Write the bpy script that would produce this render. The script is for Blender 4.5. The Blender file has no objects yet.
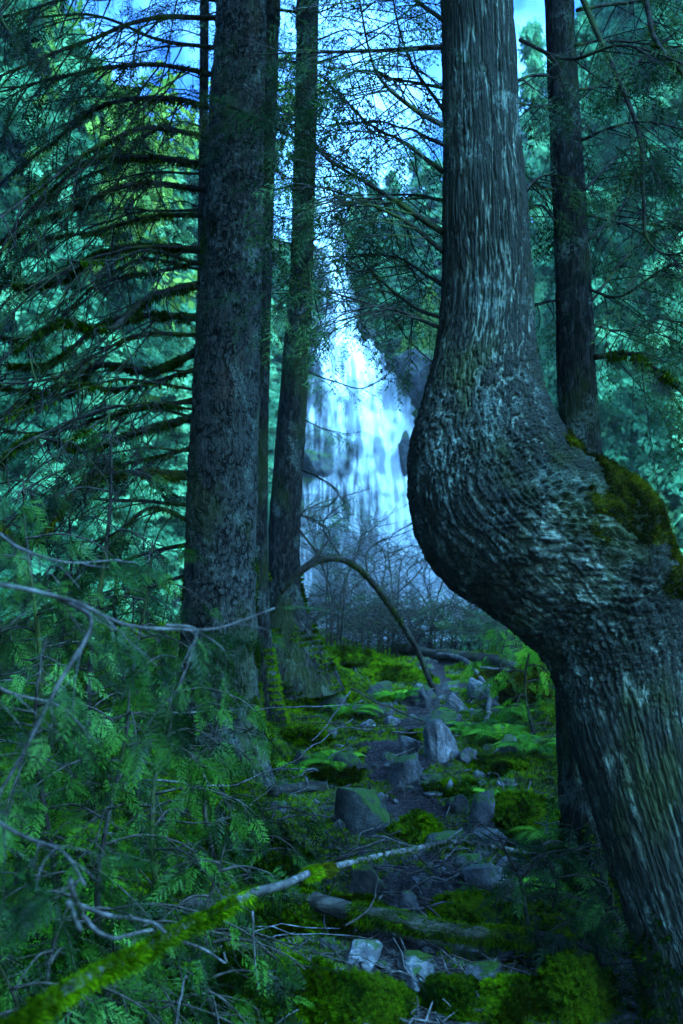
import bpy, math
import numpy as np
from mathutils import Vector

sc = bpy.context.scene
COL = sc.collection
R = math.radians

# ------------------------------------------------------------------ camera model
W, H = 683, 1024
LENS, SENS = 35.0, 36.0
F = LENS / SENS * H
CAMZ, PITCH = 1.55, R(5.0)
FWD = np.array([0, math.cos(PITCH), math.sin(PITCH)])
UPV = np.array([0, -math.sin(PITCH), math.cos(PITCH)])
RGT = np.array([1.0, 0, 0])
EYE = np.array([0, 0, CAMZ])


def P(px, py, d):
    """point seen at pixel (px, py) of the photograph, d metres deep"""
    return EYE + d * FWD + (px - W / 2) / F * d * RGT + (H / 2 - py) / F * d * UPV


# ------------------------------------------------------------------ noise
_pr = np.random.default_rng(7)
PERM = np.concatenate([_pr.permutation(256)] * 3)
GRAD = _pr.normal(size=(256, 3))
GRAD /= np.linalg.norm(GRAD, axis=1)[:, None]


def noise(p):
    p = np.asarray(p, float)
    i = np.floor(p).astype(int)
    f = p - i
    i &= 255
    u = f * f * f * (f * (f * 6 - 15) + 10)
    out = 0
    for dx in (0, 1):
        wx = u[..., 0] if dx else 1 - u[..., 0]
        for dy in (0, 1):
            wy = u[..., 1] if dy else 1 - u[..., 1]
            for dz in (0, 1):
                wz = u[..., 2] if dz else 1 - u[..., 2]
                h = PERM[PERM[PERM[i[..., 0] + dx] + i[..., 1] + dy] + i[..., 2] + dz]
                g = GRAD[h]
                out = out + wx * wy * wz * (g[..., 0] * (f[..., 0] - dx) + g[..., 1] * (f[..., 1] - dy) + g[..., 2] * (f[..., 2] - dz))
    return out * 1.6


def fbm(p, o=4, gain=0.5):
    p = np.asarray(p, float)
    a, s, t = 1.0, 0, 0
    for k in range(o):
        s = s + a * noise(p * 2 ** k + 17.3 * k)
        t += a
        a *= gain
    return s / t


def sstep(a, b, x):
    t = np.clip((np.asarray(x, float) - a) / (b - a), 0, 1)
    return t * t * (3 - 2 * t)


# ------------------------------------------------------------------ mesh builder
class MB:
    def __init__(self):
        self.v, self.q, self.t, self.n = [], [], [], 0
        self.a = []

    def add(self, v, q=None, t=None, attr=None):
        v = np.asarray(v, float).reshape(-1, 3)
        if q is not None and len(q):
            self.q.append(np.asarray(q, int) + self.n)
        if t is not None and len(t):
            self.t.append(np.asarray(t, int) + self.n)
        self.v.append(v)
        self.a.append(np.zeros(len(v)) if attr is None else np.broadcast_to(np.asarray(attr, float), (len(v),)))
        self.n += len(v)

    def mesh(self, name, smooth=False):
        me = bpy.data.meshes.new(name)
        v = np.concatenate(self.v) if self.v else np.zeros((0, 3))
        q = np.concatenate(self.q) if self.q else np.zeros((0, 4), int)
        t = np.concatenate(self.t) if self.t else np.zeros((0, 3), int)
        me.vertices.add(len(v))
        me.vertices.foreach_set('co', v.astype(np.float32).ravel())
        me.loops.add(q.size + t.size)
        me.loops.foreach_set('vertex_index', np.concatenate([q.ravel(), t.ravel()]).astype(np.int32))
        me.polygons.add(len(q) + len(t))
        st = np.concatenate([np.arange(len(q)) * 4, q.size + np.arange(len(t)) * 3]).astype(np.int32)
        me.polygons.foreach_set('loop_start', st)
        if smooth:
            me.polygons.foreach_set('use_smooth', np.ones(len(q) + len(t), bool))
        a = me.attributes.new('tone', 'FLOAT', 'POINT')
        a.data.foreach_set('value', np.concatenate(self.a).astype(np.float32) if self.a else np.zeros(0, np.float32))
        me.update(calc_edges=True)
        me.validate()
        return me

    def build(self, name, mat, parent=None, smooth=False, origin=None):
        if origin is not None:
            self.v = [v - np.asarray(origin) for v in self.v]
        me = self.mesh(name, smooth)
        me.materials.append(mat)
        o = bpy.data.objects.new(name, me)
        COL.objects.link(o)
        if origin is not None:
            o.location = Vector(origin)
        if name == 'moss':
            o['kind'] = 'stuff'
        if parent is not None:
            o.parent = parent
            if parent.type != 'EMPTY' or True:
                # vertices are in world space: cancel the ancestors' offset
                off = Vector((0, 0, 0))
                p = parent
                while p is not None:
                    off += p.location
                    p = p.parent
                o.location = o.location - off
        return o


def tag(o, label, cat, group=None, kind=None):
    o['label'] = label
    o['category'] = cat
    if group:
        o['group'] = group
    if kind:
        o['kind'] = kind
    return o


def thing(name, loc, label, cat, group=None):
    o = bpy.data.objects.new(name, None)
    o.empty_display_size = 0.2
    COL.objects.link(o)
    o.location = Vector(loc)
    return tag(o, label, cat, group)


def spline(pts, n):
    """Catmull-Rom resample; pts (k, m)"""
    p = np.asarray(pts, float)
    if len(p) == 2:
        t = np.linspace(0, 1, n)[:, None]
        return p[0] * (1 - t) + p[1] * t
    e = np.vstack([2 * p[0] - p[1], p, 2 * p[-1] - p[-2]])
    k = len(p) - 1
    s = np.linspace(0, k, n)
    i = np.minimum(s.astype(int), k - 1)
    t = (s - i)[:, None]
    a, b, c, d = e[i], e[i + 1], e[i + 2], e[i + 3]
    return 0.5 * (2 * b + (c - a) * t + (2 * a - 5 * b + 4 * c - d) * t ** 2 + (3 * b - a - 3 * c + d) * t ** 3)


def ringquads(n, m, close=True):
    i = np.arange(n - 1)[:, None] * m
    j = np.arange(m if close else m - 1)[None, :]
    j2 = (j + 1) % m
    return np.stack([i + j, i + j2, i + m + j2, i + m + j], -1).reshape(-1, 4)


def frames(p):
    t = np.gradient(p, axis=0)
    t /= np.linalg.norm(t, axis=1)[:, None] + 1e-9
    up = np.array([0, 0, 1.0]) if abs(t[0, 2]) < 0.9 else np.array([0, 1.0, 0])
    a = np.cross(t, up)
    a /= np.linalg.norm(a, axis=1)[:, None] + 1e-9
    b = np.cross(t, a)
    return t, a, b


def tube(mb, pts, rad, sides=6, rough=0.0, seed=0.0, attr=None):
    p = np.asarray(pts, float)
    n = len(p)
    r = np.broadcast_to(np.asarray(rad, float), (n,))
    t, a, b = frames(p)
    th = np.linspace(0, 2 * np.pi, sides, endpoint=False)
    rr = r[:, None] * np.ones(sides)
    if rough:
        c = np.stack([np.cos(th)[None] * 1.3 + p[:, :1] * 5, np.sin(th)[None] * 1.3 + p[:, 1:2] * 5, np.ones((n, sides)) * seed + p[:, 2:] * 5], -1)
        rr = rr * (1 + rough * fbm(c, 2))
    v = p[:, None] + rr[..., None] * (np.cos(th)[None, :, None] * a[:, None] + np.sin(th)[None, :, None] * b[:, None])
    v = v.reshape(-1, 3)
    q = ringquads(n, sides)
    v = np.vstack([v, p[:1], p[-1:]])
    j = np.arange(sides)
    k = n * sides
    tr = np.vstack([np.stack([np.full(sides, k), (j + 1) % sides, j], 1),
                    np.stack([np.full(sides, k + 1), (n - 1) * sides + j, (n - 1) * sides + (j + 1) % sides], 1)])
    mb.add(v, q, tr, attr)


def basis(d, up, roll=None):
    """frames (m,3,3): columns = along d, side, normal"""
    d = d / (np.linalg.norm(d, axis=1)[:, None] + 1e-9)
    s = np.cross(up, d)
    s /= np.linalg.norm(s, axis=1)[:, None] + 1e-9
    n = np.cross(d, s)
    if roll is not None:
        c, q = np.cos(roll)[:, None], np.sin(roll)[:, None]
        s, n = s * c + n * q, n * c - s * q
    return np.stack([d, s, n], -1)


def scatter(mb, tmpl, pos, fr, size, attr=None):
    """instance a template (verts, quads, tris) at many places into one mesh"""
    v, q, t = tmpl
    m, k = len(pos), len(v)
    if m == 0:
        return
    size = np.broadcast_to(np.asarray(size, float), (m,))
    out = np.einsum('mij,kj->mki', fr, v) * size[:, None, None] + pos[:, None]
    off = (np.arange(m) * k)[:, None, None]
    at = None if attr is None else np.repeat(np.asarray(attr, float), k)
    mb.add(out.reshape(-1, 3), (q[None] + off).reshape(-1, 4) if len(q) else None,
           (t[None] + off).reshape(-1, 3) if len(t) else None, at)


NOQ, NOT = np.zeros((0, 4), int), np.zeros((0, 3), int)


def lens_quads(segs):
    """each seg = (p0, p1, width): a narrow leaf-shaped quad"""
    v, q = [], []
    for p0, p1, w in segs:
        p0, p1 = np.array(p0, float), np.array(p1, float)
        d = p1 - p0
        s = np.cross(d, [0, 0, 1.0])
        s = s / (np.linalg.norm(s) + 1e-9) * w
        m = p0 + d * 0.55
        k = len(v)
        v += [p0, m + s, p1, m - s]
        q.append([k, k + 1, k + 2, k + 3])
    return np.array(v), np.array(q), NOT


def cedar_spray(seed, nb=13, sub=4, wide=0.36, leaf=.33, lw=.017):
    """a flat, drooping cedar frond of length 1 along +x"""
    r = np.random.default_rng(seed)
    segs = []
    droop = lambda x, y: -0.22 * x * x - 0.35 * y * y
    for k in range(5):
        a, b = k / 5, (k + 1) / 5
        segs.append(((a, 0, droop(a, 0)), (b, 0, droop(b, 0)), 0.013))
    for i in range(nb):
        t = 0.08 + 0.88 * i / (nb - 1)
        sd = 1 if i % 2 else -1
        ln = wide * (1.05 - 0.72 * t) * r.uniform(0.75, 1.2)
        an = R(r.uniform(38, 58))
        ux, uy = math.cos(an), math.sin(an) * sd
        ex, ey = t + ln * ux, ln * uy
        segs.append(((t, 0, droop(t, 0)), (ex, ey, droop(ex, ey)), 0.018))
        for j in range(sub):
            s = 0.3 + 0.62 * j / max(1, sub - 1)
            x0, y0 = t + ln * s * ux, ln * s * uy
            for g in (1, -1):
                l2 = ln * leaf * (1.1 - 0.5 * s) * r.uniform(0.7, 1.25)
                a2 = an * sd + g * R(r.uniform(32, 52))
                x1, y1 = x0 + l2 * math.cos(a2), y0 + l2 * math.sin(a2)
                segs.append(((x0, y0, droop(x0, y0)), (x1, y1, droop(x1, y1) + r.uniform(-.03, .03)), lw))
    return lens_quads(segs)


def needle_spray(seed, n=34, w=0.012):
    """a needle-clad twig of length 1 along +x"""
    r = np.random.default_rng(seed)
    segs = []
    for i in range(n):
        t = i / n
        sd = 1 if i % 2 else -1
        ln = r.uniform(0.13, 0.24) * (1 - 0.45 * t)
        an = R(r.uniform(35, 75))
        z = r.uniform(-0.12, 0.10)
        segs.append(((t, 0, -0.15 * t * t), (t + ln * math.cos(an), sd * ln * math.sin(an), -0.15 * t * t + z), w))
    for k in range(3):
        a, b = k / 3, (k + 1) / 3
        segs.append(((a, 0, -.15 * a * a), (b, 0, -.15 * b * b), .012))
    return lens_quads(segs)


def clump(seed, n=12, w=0.12):
    """loose leaf clump about 1 across, for distant boughs"""
    r = np.random.default_rng(seed)
    segs = []
    for i in range(n):
        c = r.uniform(-.5, .5, 3) * [1, .8, .35]
        d = np.array([1, r.uniform(-.9, .9), r.uniform(-.7, .1)])
        d = d / np.linalg.norm(d) * r.uniform(.25, .5)
        segs.append((c, c + d, w * r.uniform(.6, 1.2)))
    return lens_quads(segs)


def tuft(seed, n=6, w=0.09):
    """tiny moss tuft, 1 tall, along +z"""
    r = np.random.default_rng(seed)
    v, t = [], []
    for i in range(n):
        a = r.uniform(0, 6.283)
        lean = r.uniform(.1, .9)
        tip = np.array([math.cos(a) * lean, math.sin(a) * lean, r.uniform(.6, 1.05)])
        s = np.array([-math.sin(a), math.cos(a), 0]) * w
        b = np.array([math.cos(a), math.sin(a), 0]) * .12
        k = len(v)
        v += [b + s, b - s, tip]
        t.append([k, k + 1, k + 2])
    return np.array(v), NOQ, np.array(t)


CEDAR = [cedar_spray(s, nb=16, sub=5, wide=.40, leaf=.25, lw=.0105) for s in range(4)]
CEDAR_LO = [cedar_spray(s, nb=9, sub=2, wide=.4) for s in range(10, 13)]
NEEDLE = [needle_spray(s) for s in range(3)]
NEEDLE_LO = [needle_spray(s, n=16, w=.022) for s in range(3, 6)]
CLUMP = [clump(s) for s in range(3)]
TUFT = [tuft(s) for s in range(3)]

# ------------------------------------------------------------------ materials


class NT:
    def __init__(self, name):
        self.m = bpy.data.materials.new(name)
        self.m.use_nodes = True
        self.t = self.m.node_tree
        self.n = self.t.nodes
        self.l = self.t.links
        self.bsdf = self.n['Principled BSDF']
        self.out = self.n['Material Output']

    def new(self, typ, **kw):
        n = self.n.new(typ)
        for k, v in kw.items():
            if k in n.inputs:
                n.inputs[k].default_value = v
            else:
                setattr(n, k, v)
        return n

    def link(self, a, b):
        self.l.new(a, b)

    def coords(self, scale=(1, 1, 1), kind='Object'):
        tc = self.new('ShaderNodeTexCoord')
        mp = self.new('ShaderNodeMapping')
        mp.inputs['Scale'].default_value = scale
        self.link(tc.outputs[kind], mp.inputs['Vector'])
        return mp.outputs['Vector']

    def noise(self, vec, scale, detail=4, rough=.55, dist=0):
        n = self.new('ShaderNodeTexNoise')
        n.inputs['Scale'].default_value = scale
        n.inputs['Detail'].default_value = detail
        n.inputs['Roughness'].default_value = rough
        n.inputs['Distortion'].default_value = dist
        self.link(vec, n.inputs['Vector'])
        return n.outputs['Fac']

    def ramp(self, fac, stops):
        n = self.new('ShaderNodeValToRGB')
        while len(n.color_ramp.elements) < len(stops):
            n.color_ramp.elements.new(0.5)
        for e, (p, c) in zip(n.color_ramp.elements, stops):
            e.position = p
            e.color = (*c, 1) if len(c) == 3 else c
        self.link(fac, n.inputs['Fac'])
        return n.outputs['Color']

    def mix(self, fac, a, b, typ='MIX'):
        n = self.new('ShaderNodeMix', data_type='RGBA', blend_type=typ)
        for s, v in ((n.inputs[0], fac), (n.inputs[6], a), (n.inputs[7], b)):
            if hasattr(v, 'is_linked'):
                self.link(v, s)
            elif isinstance(v, (int, float)):
                s.default_value = v
            else:
                s.default_value = (*v, 1)
        return n.outputs[2]

    def math(self, op, a, b=0.5, clamp=False):
        n = self.new('ShaderNodeMath', operation=op, use_clamp=clamp)
        for s, v in ((n.inputs[0], a), (n.inputs[1], b)):
            if hasattr(v, 'is_linked'):
                self.link(v, s)
            else:
                s.default_value = v
        return n.outputs[0]

    def step(self, fac, lo, hi):
        n = self.new('ShaderNodeMapRange', interpolation_type='SMOOTHSTEP')
        n.inputs['From Min'].default_value = lo
        n.inputs['From Max'].default_value = hi
        self.link(fac, n.inputs['Value'])
        return n.outputs['Result']

    def bump(self, h, strength=.5, dist=.02):
        n = self.new('ShaderNodeBump')
        n.inputs['Strength'].default_value = strength
        n.inputs['Distance'].default_value = dist
        self.link(h, n.inputs['Height'])
        self.link(n.outputs['Normal'], self.bsdf.inputs['Normal'])

    def color(self, c):
        self.link(c, self.bsdf.inputs['Base Color'])

    def attr(self, name='tone'):
        n = self.new('ShaderNodeAttribute')
        n.attribute_name = name
        return n.outputs['Fac']

    def up(self):
        g = self.new('ShaderNodeNewGeometry')
        s = self.new('ShaderNodeSeparateXYZ')
        self.link(g.outputs['Normal'], s.inputs[0])
        return s.outputs['Z']


def leaf_mat(name, c0, c1, c2, trans=.35, rand=True, rough=.6, scale=2.5, spec=.08):
    """leaf colour varying by place and by object; light passes through a little"""
    m = NT(name)
    v = m.coords(kind='Object')
    f = m.noise(v, scale, 3)
    f = m.math('ADD', f, m.math('MULTIPLY', m.attr(), .75))
    if rand:
        oi = m.new('ShaderNodeObjectInfo')
        f = m.math('ADD', f, m.math('MULTIPLY', m.math('SUBTRACT', oi.outputs['Random'], .5), .35))
    c = m.ramp(f, [(.3, c0), (.55, c1), (.85, c2)])
    m.color(c)
    m.bsdf.inputs['Roughness'].default_value = rough
    m.bsdf.inputs['Specular IOR Level'].default_value = spec
    tr = m.new('ShaderNodeBsdfTranslucent')
    m.link(c, tr.inputs['Color'])
    mx = m.new('ShaderNodeMixShader')
    mx.inputs[0].default_value = trans
    m.link(m.bsdf.outputs[0], mx.inputs[1])
    m.link(tr.outputs[0], mx.inputs[2])
    m.link(mx.outputs[0], m.out.inputs['Surface'])
    return m.m


def bark_mat(name, dark, mid, pale, lichen=.5, stretch=(1, 1, .25), sc_=22, moss=0.0, bump=.9, plates=0.0, tone=True, warm=None, grain=0.0, spec=.04):
    m = NT(name)
    v = m.coords(stretch)
    f = m.noise(v, sc_, 6, .62, .6)
    base = m.ramp(f, [(.32, dark), (.5, mid), (.68, pale)])
    h = f
    if plates:
        vo = m.new('ShaderNodeTexVoronoi', feature='DISTANCE_TO_EDGE')
        vo.inputs['Scale'].default_value = plates
        wv = m.new('ShaderNodeMix', data_type='VECTOR')
        vv = m.coords((1, 1, .62))
        nn = m.new('ShaderNodeTexNoise')
        nn.inputs['Scale'].default_value = 9
        m.link(vv, nn.inputs['Vector'])
        wv.inputs[0].default_value = .09
        m.link(vv, wv.inputs[4])
        m.link(nn.outputs['Color'], wv.inputs[5])
        m.link(wv.outputs[1], vo.inputs['Vector'])
        e = m.step(vo.outputs['Distance'], .0, .16)
        big_ = m.noise(m.coords((1, 1, .6)), 1.7, 4, .6)
        base = m.mix(m.step(big_, .38, .60), mid, base)
        e = m.math('MAXIMUM', e, m.step(m.noise(m.coords(), 9, 4, .65), .42, .56))
        base = m.mix(e, dark, base)
        h = m.math('ADD', m.math('MULTIPLY', e, 1.2), m.math('MULTIPLY', f, .6))
    if grain:
        at = m.new('ShaderNodeAttribute')
        at.attribute_name = 'grain'
        g1 = m.noise(at.outputs['Vector'], grain, 4, .6, .5)
        base = m.mix(m.step(g1, .33, .50), dark, base)
        h = m.math('ADD', m.math('MULTIPLY', g1, 2.0), m.math('MULTIPLY', h, .7))
    if tone:
        base = m.mix(m.step(m.attr(), .3, .95), dark, base)
    if warm:
        w_ = m.noise(m.coords((1, 1, .5)), 3.1, 3)
        base = m.mix(m.math('MULTIPLY', m.step(w_, .60, .72), .5), base, warm)
    if lichen:
        l = m.noise(m.coords((1, 1, .7)), 5.5, 8, .72)
        lf = m.step(l, .52, .66)
        g = m.noise(m.coords((1, 1, 1)), 70, 3, .6)
        lf = m.math('MULTIPLY', lf, m.step(g, .38, .56))
        base = m.mix(m.math('MULTIPLY', lf, lichen), base, (.20, .27, .22))
    if moss:
        mo = m.noise(m.coords((1, 1, .5)), 2.6, 7, .66)
        mf = m.math('MULTIPLY', m.step(mo, .50, .62), moss)
        base = m.mix(mf, base, (.035, .055, .008))
    m.color(base)
    m.bump(h, bump, .02)
    m.bsdf.inputs['Roughness'].default_value = .85
    m.bsdf.inputs['Specular IOR Level'].default_value = spec
    return m.m


M = {}
M['cedar_bark'] = bark_mat('cedar_bark', (.022, .024, .019), (.15, .18, .13), (.27, .32, .25), lichen=.55, stretch=(1, 1, .5), sc_=30, bump=1.0, moss=.4, grain=1.5)
M['spruce_bark'] = bark_mat('spruce_bark', (.008, .008, .008), (.046, .05, .043), (.13, .14, .12), lichen=.5, stretch=(1, 1, .8), sc_=34, plates=30, bump=1.0, tone=False, warm=(.09, .055, .035), grain=1.6, moss=.4)
M['dark_bark'] = bark_mat('dark_bark', (.004, .004, .003), (.014, .014, .012), (.05, .052, .046), lichen=.45, stretch=(1, 1, .4), sc_=40, bump=1.0, tone=False, moss=.4, grain=2.6)
M['branch_bark'] = bark_mat('branch_bark', (.006, .005, .004), (.016, .014, .010), (.04, .035, .028), lichen=.15, stretch=(1, 1, 1), sc_=30, bump=.6, tone=False, moss=.8, spec=.05)
M['twig_bark'] = bark_mat('twig_bark', (.012, .010, .008), (.03, .026, .02), (.06, .052, .045), lichen=.1, stretch=(1, 1, 1), sc_=40, bump=.4, tone=False)
M['pale_wood'] = bark_mat('pale_wood', (.02, .018, .016), (.05, .046, .043), (.15, .138, .13), lichen=.15, stretch=(1, 1, 1), sc_=26, bump=.5, tone=False)
M['log_wood'] = bark_mat('log_wood', (.008, .008, .007), (.024, .022, .018), (.06, .056, .048), lichen=.1, stretch=(.3, 1, 1), sc_=22, bump=.7, tone=False, moss=.5)
M['grey_twig'] = bark_mat('grey_twig', (.022, .02, .018), (.06, .054, .05), (.14, .126, .12), lichen=.3, stretch=(1, 1, 1), sc_=34, bump=.4, tone=False)

M['spruce_leaf'] = leaf_mat('spruce_needles', (.002, .007, .002), (.007, .022, .004), (.035, .06, .008), trans=.2, spec=.03)
M['cedar_leaf'] = leaf_mat('cedar_foliage', (.004, .016, .005), (.015, .055, .013), (.06, .13, .03), trans=.35, spec=.1, rough=.5)
M['sapling_leaf'] = leaf_mat('sapling_foliage', (.003, .014, .002), (.011, .052, .006), (.075, .20, .03), trans=.35, spec=.14, rough=.4, scale=6)
M['dark_leaf'] = leaf_mat('undergrowth_foliage', (.0015, .006, .0005), (.006, .028, .002), (.034, .11, .007), trans=.3, spec=.1, rough=.45, scale=7)
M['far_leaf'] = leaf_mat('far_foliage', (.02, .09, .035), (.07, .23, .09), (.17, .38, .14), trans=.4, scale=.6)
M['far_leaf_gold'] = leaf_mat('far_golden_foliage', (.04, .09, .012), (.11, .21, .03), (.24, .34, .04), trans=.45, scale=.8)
M['fern'] = leaf_mat('fern_green', (.015, .08, .003), (.06, .22, .006), (.14, .36, .012), trans=.4, scale=6)
M['moss'] = leaf_mat('moss_green', (.010, .016, .0), (.036, .10, .001), (.13, .24, .002), trans=.25, scale=11, spec=.0)
M['moss_olive'] = leaf_mat('moss_olive', (.008, .009, .001), (.028, .03, .002), (.085, .09, .004), trans=.25, scale=9, spec=.0)
M['moss_dark'] = leaf_mat('moss_dark', (.003, .010, .0), (.016, .042, .001), (.06, .11, .002), trans=.25, scale=7, spec=.0)


def rock_mat(name, c0, c1, c2, moss=.6, mlo=.62):
    m = NT(name)
    v = m.coords()
    f = m.noise(v, 6, 9, .74, .4)
    c = m.ramp(f, [(.36, c0), (.5, c1), (.64, c2)])
    s = m.noise(v, 38, 5, .75)
    c = m.mix(m.math('MULTIPLY', m.step(s, .53, .62), .75), c, c0)
    st = m.noise(m.coords((1, 1, .35)), 11, 4, .6)
    c = m.mix(m.math('MULTIPLY', m.step(st, .52, .64), .55), c, c0)
    if moss:
        n = m.noise(v, 8, 7, .72)
        k = m.math('ADD', m.up(), m.math('MULTIPLY', m.math('SUBTRACT', n, .5), 3.2))
        c = m.mix(m.math('MULTIPLY', m.step(k, mlo, mlo + .25), moss), c, (.028, .075, .001))
    m.color(c)
    m.bump(m.math('ADD', f, m.math('MULTIPLY', s, .5)), 1.0, .06)
    m.bsdf.inputs['Roughness'].default_value = .6
    m.bsdf.inputs['Specular IOR Level'].default_value = .2
    return m.m


M['rock'] = rock_mat('grey_rock', (.02, .02, .022), (.08, .08, .085), (.20, .20, .21), moss=.9, mlo=.55)
M['rock_bare'] = rock_mat('pale_rock', (.045, .045, .048), (.17, .17, .18), (.40, .40, .42), moss=.8, mlo=.8)
M['rock_mossy'] = rock_mat('mossy_rock', (.015, .016, .015), (.04, .042, .04), (.09, .095, .09), moss=.9, mlo=.45)
M['cliff'] = rock_mat('cliff_rock', (.008, .008, .010), (.028, .030, .032), (.08, .085, .09), moss=.8, mlo=.35)


def ground_mat():
    m = NT('forest_floor')
    v = m.coords()
    a = m.noise(v, 3.2, 6, .6)
    b = m.noise(v, 60, 5, .7)
    c = m.noise(v, 22, 5, .65)
    dirt = m.ramp(b, [(.35, (.010, .007, .008)), (.52, (.035, .026, .028)), (.7, (.11, .085, .09))])
    soil = m.ramp(c, [(.35, (.008, .012, .003)), (.55, (.022, .04, .003)), (.72, (.05, .09, .004))])
    k = m.math('ADD', m.attr(), m.math('MULTIPLY', m.math('SUBTRACT', a, .5), 3.0))
    m.color(m.mix(m.step(k, .4, .6), soil, dirt))
    m.bump(m.math('ADD', b, c), .9, .03)
    m.bsdf.inputs['Roughness'].default_value = .9
    m.bsdf.inputs['Specular IOR Level'].default_value = .04
    return m.m


M['ground'] = ground_mat()


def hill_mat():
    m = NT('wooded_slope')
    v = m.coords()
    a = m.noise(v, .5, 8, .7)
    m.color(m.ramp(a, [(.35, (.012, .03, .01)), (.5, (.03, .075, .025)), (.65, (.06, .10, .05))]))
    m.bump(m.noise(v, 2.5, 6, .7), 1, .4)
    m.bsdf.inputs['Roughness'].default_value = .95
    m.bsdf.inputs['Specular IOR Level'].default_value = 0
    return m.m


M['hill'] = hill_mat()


def water_mat():
    m = NT('falling_water')
    uv = m.new('ShaderNodeAttribute')
    uv.attribute_name = 'flow'
    mp = m.new('ShaderNodeMapping')
    mp.inputs['Scale'].default_value = (1, .10, 1)
    m.link(uv.outputs['Vector'], mp.inputs['Vector'])
    s = m.noise(mp.outputs['Vector'], 3.4, 7, .6, .5)
    s2 = m.noise(mp.outputs['Vector'], 13, 4, .6, .2)
    k = m.math('ADD', s, m.math('MULTIPLY', m.math('SUBTRACT', s2, .5), .6))
    k = m.math('ADD', k, m.math('SUBTRACT', m.attr(), .5))
    a = m.step(k, .02, .78)
    df = m.new('ShaderNodeBsdfDiffuse')
    df.inputs['Color'].default_value = (.75, .77, .8, 1)
    tl = m.new('ShaderNodeBsdfTranslucent')
    tl.inputs['Color'].default_value = (.65, .68, .72, 1)
    mx = m.new('ShaderNodeMixShader')
    mx.inputs[0].default_value = .35
    m.link(df.outputs[0], mx.inputs[1])
    m.link(tl.outputs[0], mx.inputs[2])
    tp = m.new('ShaderNodeBsdfTransparent')
    m2 = m.new('ShaderNodeMixShader')
    m.link(a, m2.inputs[0])
    m.link(tp.outputs[0], m2.inputs[1])
    m.link(mx.outputs[0], m2.inputs[2])
    m.link(m2.outputs[0], m.out.inputs['Surface'])
    return m.m


M['water'] = water_mat()


def volume_mat(name, col, dens, aniso=.2):
    m = NT(name)
    m.n.remove(m.bsdf)
    v = m.new('ShaderNodeVolumePrincipled')
    v.inputs['Color'].default_value = (*col, 1)
    v.inputs['Density'].default_value = dens
    v.inputs['Anisotropy'].default_value = aniso
    m.link(v.outputs[0], m.out.inputs['Volume'])
    return m.m


# ------------------------------------------------------------------ terrain
PY = np.array([-4, 0, 2, 3.7, 5, 6.3, 9, 11, 13, 16, 22, 30])
PZ = np.array([-.6, -.4, -.22, 0, .24, .48, .72, .93, .86, -.1, -2.4, -3.0])


def path_x(y):
    return np.interp(y, [0, 3.5, 5, 6.5, 8.5, 11, 14], [.25, .30, .36, .38, .75, 1.05, 1.4])


def G(x, y):
    x, y = np.asarray(x, float), np.asarray(y, float)
    z = np.interp(y, PY, PZ)
    off = np.abs(x - path_x(y))
    fade = 1 - sstep(11, 15, y)
    z = z + fade * (.28 * sstep(.5, 1.7, off) + .10 * sstep(1.5, 5, off) * (x < 0))
    p = np.stack([x * .9, y * .9, np.zeros_like(x)], -1)
    z = z + .10 * fbm(p, 3) + (.05 + .05 * fade * sstep(.3, .8, off)) * fbm(p * 4, 3)
    return z


def on_ground(px, py):
    """where the ray through a pixel meets the ground"""
    d = np.arange(1.6, 16, .02)[:, None]
    q = EYE + d * (FWD + (px - W / 2) / F * RGT + (H / 2 - py) / F * UPV)
    hit = np.nonzero(q[:, 2] <= G(q[:, 0], q[:, 1]))[0]
    if len(hit):
        return q[hit[0]], float(d[hit[0], 0])
    return P(px, py, 12), 12


def grid(xs, ys, zf):
    X, Y = np.meshgrid(xs, ys)
    Z = zf(X, Y)
    return np.stack([X, Y, Z], -1).reshape(-1, 3), ringquads(len(ys), len(xs), False)[:, ::-1]


mb = MB()
xs = np.concatenate([np.linspace(-9, -2.4, 90)[:-1], np.linspace(-2.4, 2.6, 260), np.linspace(2.6, 9, 90)[1:]])
ys = np.concatenate([np.linspace(-4, 2, 50)[:-1], np.linspace(2, 12.5, 430), np.linspace(12.5, 24, 70)[1:]])


def gz(X, Y):
    p = np.stack([X * 16, Y * 16, X * 0], -1)
    return G(X, Y) + .012 * fbm(p, 3)


gv, gq = grid(xs, ys, gz)
off = np.abs(gv[:, 0] - path_x(gv[:, 1]))
mb.add(gv, gq, attr=np.where(gv[:, 1] < 12.5, 1 - sstep(.15, .6, off), 0))
ground = mb.build('ground', M['ground'], smooth=True)
ground['kind'] = 'structure'


def HZ(x, y):
    x, y = np.asarray(x, float), np.asarray(y, float)
    z = -3.2 + 0 * x
    lx = np.interp(y, [0, 20, 40, 60], [-9, -6, -5, -4.5])
    rx = np.interp(y, [0, 20, 40, 60], [9, 5.5, 6.5, 6.5])
    z = z + np.where(x < lx, (lx - x) * .75, 0) + np.where(x > rx, (x - rx) * .85, 0)
    z = z + np.where(y > 51.5, np.minimum((y - 51.5) * 5, 19) + np.maximum(y - 56, 0) * .12, 0) * sstep(60, 20, np.abs(x))
    z = np.where(y < 17, np.minimum(z, -1.0) - 1.2, z)
    z = np.minimum(z, 40)
    p = np.stack([x * .2, y * .2, np.zeros_like(x)], -1)
    return z + .8 * fbm(p, 4)


mb = MB()
hv, hq = grid(np.linspace(-90, 90, 181), np.linspace(-30, 140, 171), HZ)
mb.add(hv, hq)
hills = mb.build('hills', M['hill'], smooth=True)
hills['kind'] = 'structure'

# ------------------------------------------------------------------ growing helpers


def Q(px, py, y):
    """point seen at a pixel, on the upright plane y metres in front of the camera"""
    b = (H / 2 - py) / F
    t = y / (FWD[1] + b * UPV[1])
    return EYE + t * (FWD + (px - W / 2) / F * RGT + b * UPV)


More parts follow.
